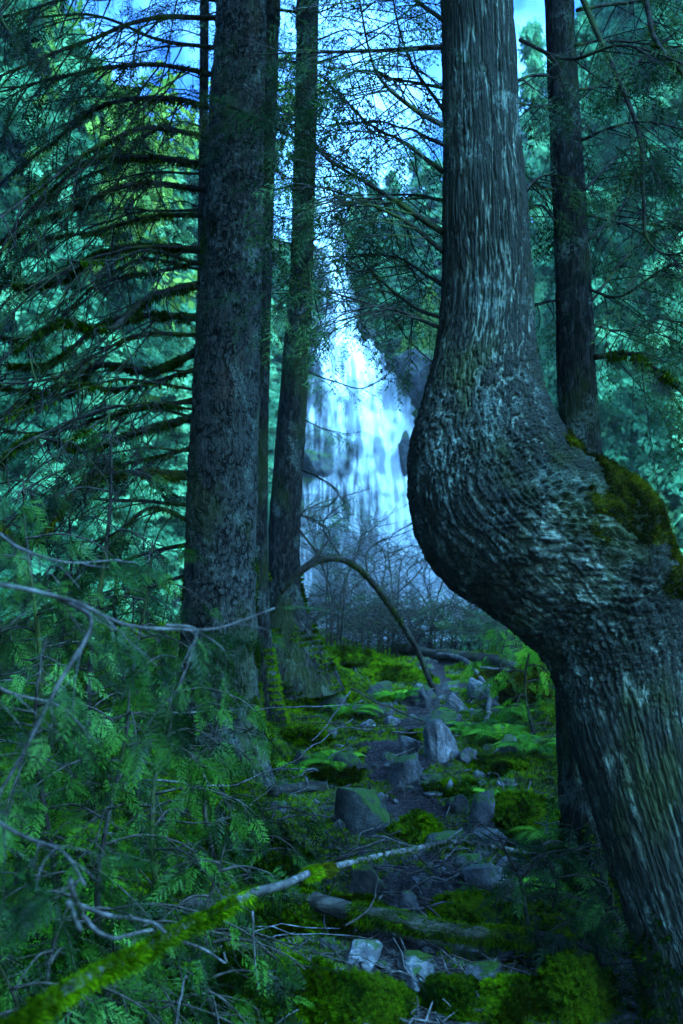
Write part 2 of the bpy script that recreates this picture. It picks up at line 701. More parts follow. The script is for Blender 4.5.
def trunk(name, parent, secs, mat, rings, sides, bark, kdepth=1.0, seed=0.0, label=None, first=0):
    """secs: (left x, left y, right x, right y, distance) silhouettes from top to foot"""
    s = np.array(secs, float)
    L = np.array([Q(a[0], a[1], a[4]) for a in s])
    Rr = np.array([Q(a[2], a[3], a[4]) for a in s])
    seg = np.linalg.norm(np.diff((L + Rr) / 2, axis=0), axis=1)
    u = np.concatenate([[0], np.cumsum(seg)])
    # even spacing along the spine
    dense = spline(np.hstack([L, Rr]), 60 * len(s))
    C = (dense[:, :3] + dense[:, 3:]) / 2
    w = np.concatenate([[0], np.cumsum(np.linalg.norm(np.diff(C, axis=0), axis=1))])
    wf_ = w[int(len(dense) * first / (len(s) - 1))]
    n0 = rings // 12 if first else 0
    tt = np.concatenate([np.linspace(0, wf_, n0, endpoint=False), np.linspace(wf_, w[-1], rings - n0)])
    D = np.stack([np.interp(tt, w, dense[:, i]) for i in range(6)], 1)
    C, A = (D[:, :3] + D[:, 3:]) / 2, (D[:, 3:] - D[:, :3]) / 2
    r = np.linalg.norm(A, axis=1)
    B = np.array([0, 1.0, 0]) * (r * kdepth)[:, None]
    th = np.linspace(0, 2 * np.pi, sides, endpoint=False)
    c, q = np.cos(th)[None, :, None], np.sin(th)[None, :, None]
    v = C[:, None] + A[:, None] * c + B[:, None] * q
    nr = A[:, None] * c / np.maximum(r, 1e-4)[:, None, None] + np.array([0, 1.0, 0]) * q
    h, tone, grain = bark(th[None, :] * np.ones((rings, 1)), tt[:, None] * np.ones((1, sides)), r[:, None] * np.ones((1, sides)), v)
    v = v + nr * h[..., None]
    mb = MB()
    mb.add(v.reshape(-1, 3), ringquads(rings, sides)[:, ::-1], attr=tone.reshape(-1))
    o = mb.build(name, mat, parent, smooth=True)
    g = o.data.attributes.new('grain', 'FLOAT_VECTOR', 'POINT')
    g.data.foreach_set('vector', grain.reshape(-1).astype(np.float32))
    if label:
        o['label'] = label
    return o, v.reshape(-1, 3), nr.reshape(-1, 3), C


def bark_cedar(th, s, r, v):
    w = fbm(v * 2.2, 3)
    # grain wanders more in the swollen elbow, where it is folded
    elbow = np.exp(-((v[..., 2] - 1.85) / .42) ** 2)
    th2 = th + (.10 + .30 * elbow) * w
    k = np.clip(r * 42, 4, 15)
    ct, st = np.cos(th2), np.sin(th2)
    n = fbm(np.stack([ct * k * .8, st * k * .8, s * 1.5], -1), 3, .55)
    fur = 1 - sstep(.0, .16, np.abs(n))
    n2 = fbm(np.stack([ct * k * 2.3, st * k * 2.3, s * 9 + 3 * w], -1), 3, .6)
    fur2 = 1 - sstep(0, .22, np.abs(n2))
    fold = noise(np.stack([ct * 5, st * 5, s * 15 + 6 * w], -1)) * elbow * .005
    big = fbm(np.stack([v[..., 0] * 3.2, v[..., 1] * 3.2, v[..., 2] * 2.4], -1) + 5, 3) * .015
    amp = np.clip(r / .3, .45, 1.1)
    h = -amp * (.018 * fur + .008 * fur2) + amp * .006 * n2 + fold + big
    # compression folds lie level across the front of the elbow
    f = np.clip(1.5 * np.exp(-((v[..., 0] - .88) / .30) ** 2 - ((v[..., 2] - 1.72) / .32) ** 2), 0, 1) * (v[..., 1] < 4)
    zz = v[..., 2] + .22 * (v[..., 0] - .8) ** 2 + .05 * w
    nf = fbm(np.stack([v[..., 0] * 5, v[..., 1] * 2, zz * 24], -1), 3, .55)
    crease = (1 - sstep(0, .26, np.abs(nf))) * f
    h = h - .022 * crease + .012 * nf * f
    fur = np.maximum(fur * (1 - .6 * f), crease)
    k2 = 1 - .7 * f
    grain = np.stack([ct * k * k2 + f * v[..., 0] * 3, st * k * k2, s * 2.0 * k2 + f * zz * 30], -1)
    return h, fur * .75 + fur2 * .35, grain


def bark_spruce(th, s, r, v):
    ct, st = np.cos(th), np.sin(th)
    n = fbm(np.stack([ct * 7, st * 7, s * 16], -1), 4, .6)
    big = fbm(v * 4, 3)
    return .014 * n + .016 * big + .006 * noise(v * 26), np.zeros_like(th), np.stack([ct * 8, st * 8, s * 12], -1)


def bark_dark(th, s, r, v):
    ct, st = np.cos(th), np.sin(th)
    n = fbm(np.stack([ct * 5, st * 5, s * 5], -1), 4, .6)
    return (.008 * n + .008 * fbm(v * 5, 3)) * np.clip(r / .1, .3, 1.2), np.zeros_like(th), np.stack([ct * 6, st * 6, s * 5], -1)


def limb(mb, tips, pts, r0, r1, rng, n_tw=10, tw_len=.5, droop=.4, t0=.12, sub=2, sides=6, rough=.25, tw_r=.006, n=26, curl=.25, fwd=.6, spread=1.0, wander=.05):
    """a branch with its twigs in one mesh; tips collects (position, direction) where foliage may sit"""
    p = spline(pts, n)
    k = np.linspace(0, 1, n)
    jit = fbm(np.stack([p[:, 0] * 3, p[:, 1] * 3, p[:, 2] * 3 + rng.uniform(0, 50)], -1), 2) * wander * np.linalg.norm(p[-1] - p[0]) * np.sin(k * np.pi)
    p = p + np.stack([jit * 0, jit, jit], -1) * .5
    tube(mb, p, r0 + (r1 - r0) * k ** .8, sides, rough, rng.uniform(0, 99))
    tg = np.gradient(p, axis=0)
    tg /= np.linalg.norm(tg, axis=1)[:, None] + 1e-9
    for i in range(n_tw):
        t = t0 + (1 - t0) * (i + rng.uniform(0, .9)) / n_tw
        j = min(n - 1, int(t * (n - 1)))
        a, d = p[j], tg[j]
        sd = np.cross(d, [0, 0, 1.0])
        sd /= np.linalg.norm(sd) + 1e-9
        sgn = 1 if i % 2 else -1
        dr = d * fwd * rng.uniform(.5, 1.4) + sd * sgn * spread * rng.uniform(.4, 1) + np.array([0, 0, -droop * rng.uniform(.1, 1.4)])
        dr /= np.linalg.norm(dr)
        ln = tw_len * (1.1 - .6 * t) * rng.uniform(.5, 1.3)
        bend = np.array([rng.normal(0, curl), rng.normal(0, curl), -droop * .5 + rng.normal(0, curl)])
        q = np.array([a, a + dr * ln * .35, a + dr * ln * .7 + bend * ln * .18, a + dr * ln + bend * ln * .5])
        q = spline(q, 7)
        rr = min(tw_r, max(r1, r0 * .5))
        tube(mb, q, np.linspace(rr, rr * .35, 7), 3)
        tips.append((q[-1], q[-1] - q[-3]))
        tips.append((q[4], q[5] - q[3]))
        for s_ in range(sub):
            e = int(rng.integers(2, 6))
            d2 = q[e] - q[e - 1]
            d2 /= np.linalg.norm(d2) + 1e-9
            s2 = np.cross(d2, [0, 0, 1.0]) * rng.choice([-1, 1])
            d2 = d2 * .7 + s2 * rng.uniform(.4, 1) + np.array([0, 0, -droop * rng.uniform(0, 1)]) + rng.normal(0, .15, 3)
            l2 = ln * rng.uniform(.2, .5)
            q2 = spline(np.array([q[e], q[e] + d2 * l2 * .5, q[e] + d2 * l2 + [0, 0, -droop * l2 * .25]]), 4)
            tube(mb, q2, np.linspace(rr * .6, rr * .25, 4), 3)
            tips.append((q2[-1], q2[-1] - q2[-2]))
    tips.append((p[-1], tg[-1]))
    return p


def sprays(mb, tmpls, tips, size, rng, keep=1.0, roll=.5, down=.15, tone=.3):
    if not tips:
        return
    pos = np.array([t[0] for t in tips])
    d = np.array([t[1] for t in tips])
    d = d / (np.linalg.norm(d, axis=1)[:, None] + 1e-9)
    m = rng.random(len(pos)) < keep
    pos, d = pos[m], d[m]
    d = d + rng.normal(0, .25, d.shape) + np.array([0, 0, -down])
    up = np.array([0, 0, 1.0]) + rng.normal(0, .25, d.shape)
    which = rng.integers(0, len(tmpls), len(pos))
    sz = size * rng.uniform(.6, 1.3, len(pos))
    for w, tm in enumerate(tmpls):
        k = which == w
        if k.any():
            fr = basis(d[k], up[k], rng.normal(0, roll, k.sum()))
            scatter(mb, tm, pos[k], fr, sz[k], rng.uniform(-tone, tone, k.sum()))


def moss_on(mb, p, r, rng, n, size, t0=0, t1=1, ring=1.9, hang=0.0):
    """tufts of moss round the upper side of a limb; some of it hangs below"""
    p = np.asarray(p)
    t = rng.uniform(t0, t1, n)
    # patchy growth
    pat = noise(np.stack([t * 9, t * 0 + rng.uniform(0, 50), t * 0], -1))
    t = t[pat > -.18]
    n = len(t)
    if n == 0:
        return
    x = t * (len(p) - 1)
    i = np.minimum(x.astype(int), len(p) - 2)
    f = (x - i)[:, None]
    c = p[i] * (1 - f) + p[i + 1] * f
    _, a, b = frames(p)
    an = rng.normal(0, ring, n)
    upv = np.array([0, 0, 1.0])
    side = a[i]
    nn = np.cos(an)[:, None] * upv + np.sin(an)[:, None] * side
    rr = np.interp(t, np.linspace(0, 1, len(np.atleast_1d(r))), np.atleast_1d(r)) if np.ndim(r) else r
    pos = c + nn * np.reshape(rr, (-1, 1)) * .8
    d = nn + rng.normal(0, .3, nn.shape) + np.array([0, 0, -hang])
    fr = basis(np.cross(d, [.3, .9, .1]), d)
    sz = size * rng.uniform(.5, 1.4, n) * (1 + hang * 1.2 * (np.cos(an) < 0))
    scatter(mb, TUFT[int(rng.integers(0, 3))], pos, fr, sz, rng.uniform(-.4, .5, n))


def surf_tufts(mb, v, n, rng, cnt, size, mask=None, upbias=.3):
    idx = np.arange(len(v)) if mask is None else np.nonzero(mask)[0]
    if len(idx) == 0:
        return
    i = rng.choice(idx, cnt)
    pos = v[i] + rng.normal(0, size * .3, (cnt, 3))
    d = n[i] + rng.normal(0, .3, (cnt, 3)) + [0, 0, upbias]
    fr = basis(np.cross(d, [.3, .9, .1]), d)
    scatter(mb, TUFT[0], pos, fr, size * rng.uniform(.5, 1.5, cnt), rng.uniform(-.35, .35, cnt) + 1.1 * fbm(pos * 5, 3))


# ------------------------------------------------------------------ distant conifers and tree tops
def conifer_crown(seed, hgt=14.0, base=.06, rad=2.5, boughs=130, per=18, size=.33, tm=CLUMP, power=.8, droop=.35, gap=.12):
    r = np.random.default_rng(seed)
    mb = MB()
    pos, dr, sz, tn = [], [], [], []
    for i in range(boughs):
        u = base + (1 - base) * (i + r.uniform(0, 1)) / boughs
        z = hgt * u
        ln = (rad * (1 - u) ** power + .25) * r.uniform(.65, 1.15)
        a = r.uniform(0, 6.283)
        if r.random() < gap:
            continue
        d = np.array([math.cos(a), math.sin(a), r.uniform(-.25, .15)])
        k = np.linspace(.12, 1, per)
        p = np.array([0, 0, z]) + d * (k * ln)[:, None] + np.array([0, 0, -1.0]) * (droop * ln * k ** 2)[:, None]
        tube(mb, p[::3], np.linspace(.035, .01, len(p[::3])), 3)
        for s in (-1, 1):
            off = np.cross(d, [0, 0, 1]) * s
            pos.append(p + off * (r.uniform(.02, .26, per) * ln * (1.1 - k * .6))[:, None] + r.normal(0, .05, (per, 3)))
            dr.append(np.tile(d * .8 + off * .5, (per, 1)) + np.array([0, 0, -.55]) + r.normal(0, .25, (per, 3)))
            sz.append(size * (1.15 - .4 * k) * r.uniform(.6, 1.25, per))
            tn.append(np.full(per, r.uniform(-.35, .35)))
    pos, dr, sz, tn = map(np.concatenate, (pos, dr, sz, tn))
    w = r.integers(0, len(tm), len(pos))
    for j, t in enumerate(tm):
        k = w == j
        scatter(mb, t, pos[k], basis(dr[k], np.array([0, 0, 1.0]) + r.normal(0, .3, (k.sum(), 3)), r.normal(0, .5, k.sum())), sz[k], tn[k])
    return mb


def round_crown(seed, hgt=9.0, rad=2.6, clumps=900, size=.5):
    r = np.random.default_rng(seed)
    mb = MB()
    cents = np.stack([r.normal(0, rad * .45, 16), r.normal(0, rad * .45, 16), r.uniform(hgt * .35, hgt * .92, 16)], 1)
    for c in cents:
        tube(mb, spline(np.array([[0, 0, hgt * .2], c * [.4, .4, .8], c]), 6), np.linspace(.07, .015, 6), 4)
    i = r.integers(0, 16, clumps)
    d = r.normal(0, 1, (clumps, 3))
    d /= np.linalg.norm(d, axis=1)[:, None]
    pos = cents[i] + d * (r.uniform(.3, 1, clumps) ** .6)[:, None] * rad * .42 * np.array([1, 1, .8])
    dd = d * .6 + r.normal(0, .5, (clumps, 3)) + [0, 0, -.4]
    scatter(mb, CLUMP[1], pos, basis(dd, np.array([0, 0, 1.0]) + r.normal(0, .3, (clumps, 3)), r.normal(0, .7, clumps)), size * r.uniform(.6, 1.3, clumps), r.uniform(-.3, .4, clumps))
    return mb


def pole_trunk(hgt, r0, seed):
    mb = MB()
    z = np.linspace(-1.5, hgt, 14)
    tube(mb, np.stack([.1 * np.sin(z * .5 + seed), .08 * np.cos(z * .4 + seed), z], 1), np.linspace(r0, .03, 14), 7, .1, seed)
    return mb


CROWNS = [conifer_crown(s).mesh('crown') for s in range(3)]
ROUND = [round_crown(5).mesh('crown'), round_crown(6).mesh('crown')]
TRUNKS = [pole_trunk(13.8, .2, 1).mesh('trunk')]
RTRUNK = pole_trunk(5.0, .16, 2).mesh('trunk')
for me in CROWNS:
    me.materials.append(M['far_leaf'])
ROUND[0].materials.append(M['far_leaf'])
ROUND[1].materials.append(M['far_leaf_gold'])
TRUNKS[0].materials.append(M['dark_bark'])
RTRUNK.materials.append(M['dark_bark'])
frng = np.random.default_rng(11)


def far_tree(px, y, top, label, group, wide=1.0, kind='conifer', gold=False, base=None):
    x = Q(px, 300, y)[0]
    z0 = float(HZ(x, y)) - .2 if base is None else Q(px, base, y)[2]
    ht = max(2.0, Q(px, top, y)[2] - z0)
    name = 'conifer_tree' if kind == 'conifer' else 'leafy_tree'
    o = thing(name, (x, y, z0), label, 'tree', group)
    H0 = 14.0 if kind == 'conifer' else 9.0
    o.rotation_euler = (0, 0, frng.uniform(0, 6.28))
    s = ht / H0
    wx = wide * (s ** .45)
    o.scale = (wx, wx, s)
    me = CROWNS[int(frng.integers(0, 3))] if kind == 'conifer' else ROUND[1 if gold else 0]
    for nm, m_ in (('trunk', TRUNKS[0] if kind == 'conifer' else RTRUNK), ('crown', me)):
        c = bpy.data.objects.new(nm, m_)
        COL.objects.link(c)
        c.parent = o
    return o


LB, RB, HB = ('blurred teal conifer on the slope behind the mossy spruce branches', 'blurred teal conifer on the slope right of the crooked trunk',
              'dark green conifer on the cliff top beside the waterfall')
GL, GR, GH = 'conifers on the left slope', 'conifers on the right slope', 'conifers on the cliff top'
for px, y, top, w in [(-60, 23, -260, 1.1), (10, 26, -150, 1.1), (70, 23, 40, 1.0), (-20, 26, -160, 1.2), (45, 28, -60, 1.1), (120, 27, 120, 1.1), (165, 30, 165, 1.1), (215, 33, 170, 1.1),
                      (90, 35, 60, 1.2), (20, 36, -40, 1.3), (240, 37, 235, 1.0), (140, 39, 130, 1.2), (190, 42, 140, 1.2), (60, 43, 20, 1.3), (-40, 40, -120, 1.4), (265, 44, 300, .9),
                      (110, 22, 330, 1.0), (180, 24, 380, .9), (40, 21, 300, 1.0), (225, 27, 420, .9)]:
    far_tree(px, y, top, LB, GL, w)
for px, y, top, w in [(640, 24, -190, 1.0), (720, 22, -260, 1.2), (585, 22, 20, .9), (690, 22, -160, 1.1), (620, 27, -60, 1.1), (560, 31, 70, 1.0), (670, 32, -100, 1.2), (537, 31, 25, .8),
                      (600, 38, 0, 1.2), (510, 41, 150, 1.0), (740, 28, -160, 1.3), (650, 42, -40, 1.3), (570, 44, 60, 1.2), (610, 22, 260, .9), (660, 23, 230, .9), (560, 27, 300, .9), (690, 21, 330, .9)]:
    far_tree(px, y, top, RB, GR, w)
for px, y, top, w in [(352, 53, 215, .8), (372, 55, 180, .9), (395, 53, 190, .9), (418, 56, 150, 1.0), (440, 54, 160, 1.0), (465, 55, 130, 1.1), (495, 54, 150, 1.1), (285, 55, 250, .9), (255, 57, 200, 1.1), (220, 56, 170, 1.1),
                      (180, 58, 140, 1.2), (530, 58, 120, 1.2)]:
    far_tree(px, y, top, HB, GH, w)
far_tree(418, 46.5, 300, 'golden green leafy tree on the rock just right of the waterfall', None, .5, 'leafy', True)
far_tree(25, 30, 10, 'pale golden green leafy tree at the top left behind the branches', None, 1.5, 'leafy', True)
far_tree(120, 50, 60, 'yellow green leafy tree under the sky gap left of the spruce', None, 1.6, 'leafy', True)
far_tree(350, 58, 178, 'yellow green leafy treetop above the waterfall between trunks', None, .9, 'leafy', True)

for px, y, top, bs_, w in [(374, 48.6, 188, 310, .9), (392, 48.2, 172, 335, 1.0), (410, 48.0, 196, 345, .9), (430, 47.6, 160, 372, 1.1), (358, 49, 208, 285, .8), (302, 48.6, 236, 335, .8), (286, 47.8, 246, 385, .9), (270, 47.2, 270, 430, 1.0), (440, 47, 210, 420, 1.0), (400, 47.6, 262, 352, .8), (383, 48, 250, 330, .7)]:
    far_tree(px, y, top, 'dark green conifer clinging to a cliff ledge beside the waterfall', 'conifers on the cliff ledges', w, base=bs_)

# ------------------------------------------------------------------ cliff and waterfall
mb = MB()
cu, cv = np.meshgrid(np.linspace(-14, 16, 150), np.linspace(-5, 20, 150))
cp = np.stack([cu, cv * 0, cv], -1)
led = fbm(np.stack([cu * .16, cv * .05, cv * .32], -1), 4)
yy = 48.6 + 2.2 * led + .9 * fbm(np.stack([cu * .7, cv * 0 + 3, cv * .9], -1), 4) + (cv - 8) * .18
mb.add(np.stack([cu, yy, cv], -1).reshape(-1, 3), ringquads(150, 150, False))
cliff = mb.build('cliff', M['cliff'])
cliff['kind'] = 'structure'

FALL = [  # row y, left x, right x, distance, water strength
    (195, 318, 336, 52.5, .25), (240, 316, 340, 51, .3), (285, 322, 350, 49.5, .45), (310, 330, 362, 48.6, .62), (338, 318, 366, 47.6, .66), (352, 312, 376, 46.6, .56), (372, 312, 388, 45.6, .60), (400, 308, 408, 45.0, .62),
    (440, 304, 418, 44.4, .58), (480, 302, 424, 43.8, .52), (520, 300, 436, 43.0, .56), (560, 296, 452, 42.0, .56), (600, 292, 475, 41, .55), (640, 285, 500, 40, .55)]
fa = spline(np.array(FALL, float), 420)
n_u = 120
u = np.linspace(0, 1, n_u)
mb = MB()
rows, tone, uvs = [], [], []
for a in fa:
    jl, jr = noise(np.array([[a[0] * .05, 1.3, 0], [a[0] * .05, 7.7, 0]])) * 9 + noise(np.array([[a[0] * .17, 3.3, 0], [a[0] * .17, 5.7, 0]])) * 5
    a = a + [0, jl, jr, 0, 0]
    l, r_ = Q(a[1], a[0], a[3]), Q(a[2], a[0], a[3])
    rows.append(l + (r_ - l) * u[:, None])
    cx = np.interp(a[0], [200, 300, 340, 400, 440, 480, 520, 560, 640], [327, 343, 348, 368, 384, 392, 406, 424, 455])
    cw = np.interp(a[0], [200, 300, 340, 400, 440, 480, 560, 640], [8, 13, 19, 33, 34, 30, 30, 34])
    core = np.exp(-(((a[1] + (a[2] - a[1]) * u) - cx) / cw) ** 2)
    tone.append(np.clip(.20 + .62 * core, 0, 1))
    uvs.append(np.stack([rows[-1][:, 0] * 1.0, rows[-1][:, 2], rows[-1][:, 2] * 0], 1))
rows, tone, uvs = np.array(rows), np.array(tone), np.array(uvs)
st = fbm(np.stack([rows[..., 0] * 1.5, rows[..., 2] * .22, rows[..., 2] * 0], -1), 4)
bil = fbm(np.stack([rows[..., 0] * .8, rows[..., 2] * .6, rows[..., 2] * 0 + 9], -1), 3)
rows[..., 1] -= .8 + .9 * st + .7 * bil
tone = np.clip(tone + .35 * bil + .2 * st, 0, 1)
mb.add(rows.reshape(-1, 3), ringquads(len(fa), n_u, False)[:, ::-1], attr=tone.reshape(-1))
wf = mb.build('waterfall', M['water'], smooth=True)
at = wf.data.attributes.new('flow', 'FLOAT_VECTOR', 'POINT')
at.data.foreach_set('vector', uvs.reshape(-1).astype(np.float32))
tag(wf, 'white waterfall tumbling in steps down the dark cliff', 'waterfall', kind='structure')
# ------------------------------------------------------------------ the crooked cedar
rng = np.random.default_rng(3)
YC = 4.0
cedar = thing('cedar_tree', (1.55, YC, 0.0), 'big crooked cedar trunk with a swollen S-shaped elbow and furrowed bark', 'tree')
secs = [(470, -1500, 492, -1500, 4.1), (455, -700, 502, -700, 4.05), (441, -100, 510, -100, 4.0), (441, 0, 512, 0, 4.0), (442, 80, 517, 80, 4), (443, 160, 523, 158, 4), (443, 240, 529, 235, 4), (440, 300, 533, 288, 4), (434, 350, 535, 335, 4),
        (421, 400, 541, 372, 3.98), (409, 442, 554, 408, 3.95), (406, 480, 570, 438, 3.92), (410, 520, 588, 455, 3.9), (422, 556, 612, 468, 3.88), (447, 588, 638, 484, 3.86), (482, 612, 659, 508, 3.85),
        (517, 636, 675, 550, 3.84), (541, 660, 696, 618, 3.82), (556, 692, 706, 680, 3.8), (570, 740, 718, 748, 3.78), (588, 800, 735, 815, 3.76), (610, 870, 756, 885, 3.74), (632, 940, 785, 950, 3.7), (648, 1010, 820, 1010, 3.66), (660, 1090, 880, 1080, 3.62), (650, 1180, 960, 1170, 3.6), (640, 1300, 1000, 1300, 3.6)]
ctrunk, cv_, cn_, cC = trunk('trunk', cedar, secs, M['cedar_bark'], 1600, 400, bark_cedar, .8, first=2)
# moss on the shoulder of the elbow
sx = (cv_ - EYE) @ RGT / ((cv_ - EYE) @ FWD) * F + W / 2
sy = H / 2 - (cv_ - EYE) @ UPV / ((cv_ - EYE) @ FWD) * F
pn = fbm(cv_ * 7, 3)
shoulder = (cv_[:, 2] > 1.55) & (cv_[:, 2] < 2.28) & (cv_[:, 0] > .93 + .25 * pn) & (cn_[:, 0] > .36 + .6 * pn + .25 * (cv_[:, 2] < 1.75))
mb = MB()
surf_tufts(mb, cv_, cn_, rng, 22000, .015, shoulder, .4)
mb.build('moss', M['moss_olive'], cedar)
foot = (cv_[:, 2] < .42 + .5 * pn) & (pn > -.1)
mb = MB()
surf_tufts(mb, cv_, cn_, rng, 5000, .022, foot, .3)
mb.build('moss', M['moss_dark'], cedar)


def pix_branch(tree, name, pts, y0, y1, r0, r1, mat, leaf, rng, n_tw=10, tw_len=.35, droop=.4, keep=.8, size=.16, tm=CEDAR_LO, moss=0, mossmat='moss_dark', sub=2, tw_r=.004, spread=1.0, t0=.12, label=None, rough=.25, down=.2, sides=6, msize=.018):
    """a branch following picture points while its distance runs from y0 to y1"""
    k = np.linspace(0, 1, len(pts))
    w = np.array([Q(a, b, y0 + (y1 - y0) * t) for (a, b), t in zip(pts, k)])
    mb, tips = MB(), []
    p = limb(mb, tips, w, r0, r1, rng, n_tw, tw_len, droop, t0=t0, sub=sub, tw_r=tw_r, spread=spread, rough=rough, sides=sides)
    o = mb.build(name, mat, tree, smooth=True)
    if label:
        o['label'] = label
    if leaf is not None and keep > 0:
        mb = MB()
        sprays(mb, tm, tips, size, rng, keep, down=down)
        if mb.n:
            mb.build('foliage', leaf, o)
    if moss:
        mb = MB()
        r = r0 + (r1 - r0) * np.linspace(0, 1, len(p)) ** .8
        moss_on(mb, p, r, rng, int(moss), msize, .05, .95, 2.2, .7)
        if mb.n:
            mb.build('moss', M[mossmat], o)
    return o


BB, TB = M['branch_bark'], M['twig_bark']
CEDAR_BR = [
    ([(443, 47), (380, 50), (320, 52), (255, 55)], 4.0, 4.6, .012), ([(443, 88), (400, 80), (360, 70), (320, 90)], 4.0, 4.9, .009), ([(443, 125), (415, 110), (385, 85), (370, 55), (358, -10)], 4.0, 3.6, .013),
    ([(443, 172), (400, 140), (370, 125), (340, 95), (315, 70)], 4.0, 4.9, .010), ([(443, 232), (400, 205), (370, 185), (330, 160), (305, 130), (275, 105)], 4.0, 4.8, .016), ([(443, 252), (410, 225), (370, 205), (330, 190), (300, 185)], 4.0, 4.4, .011),
    ([(441, 328), (400, 312), (370, 305), (330, 292), (300, 296)], 4.0, 4.5, .010), ([(442, 318), (410, 305), (380, 280), (350, 245), (338, 215)], 4.0, 4.7, .010), ([(443, 200), (410, 195), (370, 198), (335, 214)], 4.0, 5.2, .008),
    ([(443, 20), (410, -5), (370, -40), (330, -60)], 4.0, 5.0, .011), ([(443, 110), (410, 60), (395, 10), (390, -40)], 4.0, 4.8, .009), ([(443, 145), (405, 128), (360, 122), (318, 128)], 4.0, 5.4, .008), ([(442, 285), (405, 262), (365, 255), (330, 262)], 4.0, 5.3, .008)]
for pts, y0, y1, r in CEDAR_BR:
    pix_branch(cedar, 'branch', pts, y0 - .02, y1, r, .003, BB, M['cedar_leaf'], rng, 20, .48, .5, .85, .15, tm=CEDAR_LO)
for pts, y1 in [([(520, 40), (570, 60), (625, 45), (700, 70)], 3.5), ([(517, -60), (580, -90), (650, -60), (720, 10)], 3.2), ([(525, 190), (535, 180), (552, 172)], 4.4)]:
    pix_branch(cedar, 'branch', pts, 4.0, y1, .010, .003, BB, M['cedar_leaf'], rng, 10, .4, .5, .8, .15)

# ------------------------------------------------------------------ the spruce at the left
YS = 6.2
spruce = thing('spruce_tree', (Q(225, 760, YS)[0], YS, .45), 'thick grey spruce trunk with scaly bark and long mossy dead branches', 'tree')
secs = [(262, -1500, 276, -1500, 6.2), (235, -700, 270, -700, 6.2), (221, -100, 267, -100, 6.2), (217, 0, 266, 0, 6.2), (209, 130, 264, 130, 6.2), (201, 260, 262, 260, 6.2), (193, 390, 259, 390, 6.2), (187, 500, 257, 500, 6.2), (184, 590, 256, 590, 6.2),
        (180, 660, 257, 660, 6.2), (172, 715, 262, 715, 6.2), (160, 760, 270, 760, 6.2), (140, 800, 285, 800, 6.2), (120, 850, 300, 850, 6.2)]
str_, sv, sn, sC = trunk('trunk', spruce, secs, M['spruce_bark'], 900, 170, bark_spruce, first=2)
mb = MB()
m = (sv[:, 2] < 1.3) & (fbm(sv * 3.5, 3) > .12)
surf_tufts(mb, sv, sn, rng, 5000, .02, m, .2)
m = (sv[:, 2] >= 1.3) & (fbm(sv * 2.5, 3) > .34)
surf_tufts(mb, sv, sn, rng, 2500, .014, m, .2)
mb.build('moss', M['moss_dark'], spruce)
SP = [
    ([(217, 18), (150, 25), (80, 45), (20, 62), (-30, 90)], .014, 0), ([(216, 48), (160, 36), (90, 28), (0, 40)], .012, 0), ([(215, 75), (150, 75), (80, 66), (0, 78)], .014, 300), ([(214, 108), (160, 98), (100, 110), (60, 140), (0, 190)], .016, 500),
    ([(212, 138), (150, 132), (95, 150), (40, 195), (-5, 240)], .013, 300), ([(211, 165), (150, 152), (90, 176), (40, 215), (-10, 265)], .018, 900), ([(208, 190), (140, 190), (70, 215), (20, 250), (-20, 290)], .016, 700),
    ([(207, 215), (150, 215), (90, 230), (30, 265), (-20, 305)], .015, 700), ([(205, 250), (160, 247), (100, 255), (60, 272), (0, 282)], .022, 1700), ([(203, 262), (150, 268), (95, 300), (40, 322), (-10, 340)], .010, 300),
    ([(201, 285), (150, 293), (110, 310), (60, 335), (0, 350)], .021, 1500), ([(199, 318), (150, 318), (100, 335), (50, 348), (-5, 353)], .022, 1800), ([(197, 335), (130, 345), (60, 372), (0, 392)], .011, 200), ([(196, 352), (150, 362), (100, 372), (70, 390), (30, 398), (-15, 397)], .024, 2400),
    ([(194, 370), (130, 381), (60, 395), (0, 412)], .012, 300), ([(192, 400), (120, 410), (50, 424), (-10, 428)], .013, 400), ([(191, 418), (140, 434), (80, 437), (30, 465), (-10, 477)], .021, 1700), ([(190, 448), (150, 452), (110, 464), (70, 470)], .012, 200),
    ([(187, 476), (140, 478), (90, 488), (30, 496), (-15, 503)], .022, 2200), ([(187, 505), (100, 507), (40, 508), (-10, 507)], .011, 0), ([(187, 520), (150, 521), (110, 530), (70, 560)], .012, 100), ([(186, 545), (130, 555), (60, 590), (10, 640)], .011, 200),
    ([(216, -40), (140, -60), (60, -40), (-20, 10)], .015, 0), ([(217, 0), (140, -20), (70, 0), (0, 20)], .012, 0), ([(186, 575), (120, 600), (60, 650)], .010, 100)]
for i, (pts, r, ms) in enumerate(SP):
    top = pts[0][1] < 200
    dy = [-.9, .5, -.3, .9, -1.3, .1][i % 6]
    pts = [(x, y + (0 if k == 0 else rng.normal(0, 3 + 3 * k))) for k, (x, y) in enumerate(pts)]
    o = pix_branch(spruce, 'branch', pts, YS, YS + dy, r * 1.35, .006, BB, M['spruce_leaf'], rng, 15 if top else 12, .8 if top else .62, .5, .8 if pts[0][1] < 120 else .3 if top else .10, .24 if top else .16, tm=NEEDLE, moss=ms * 1.3, mossmat='moss_dark' if i % 3 else 'moss_olive', sub=2, tw_r=.007,
                   spread=.75, rough=.6 if ms > 1000 else .3, msize=.019)
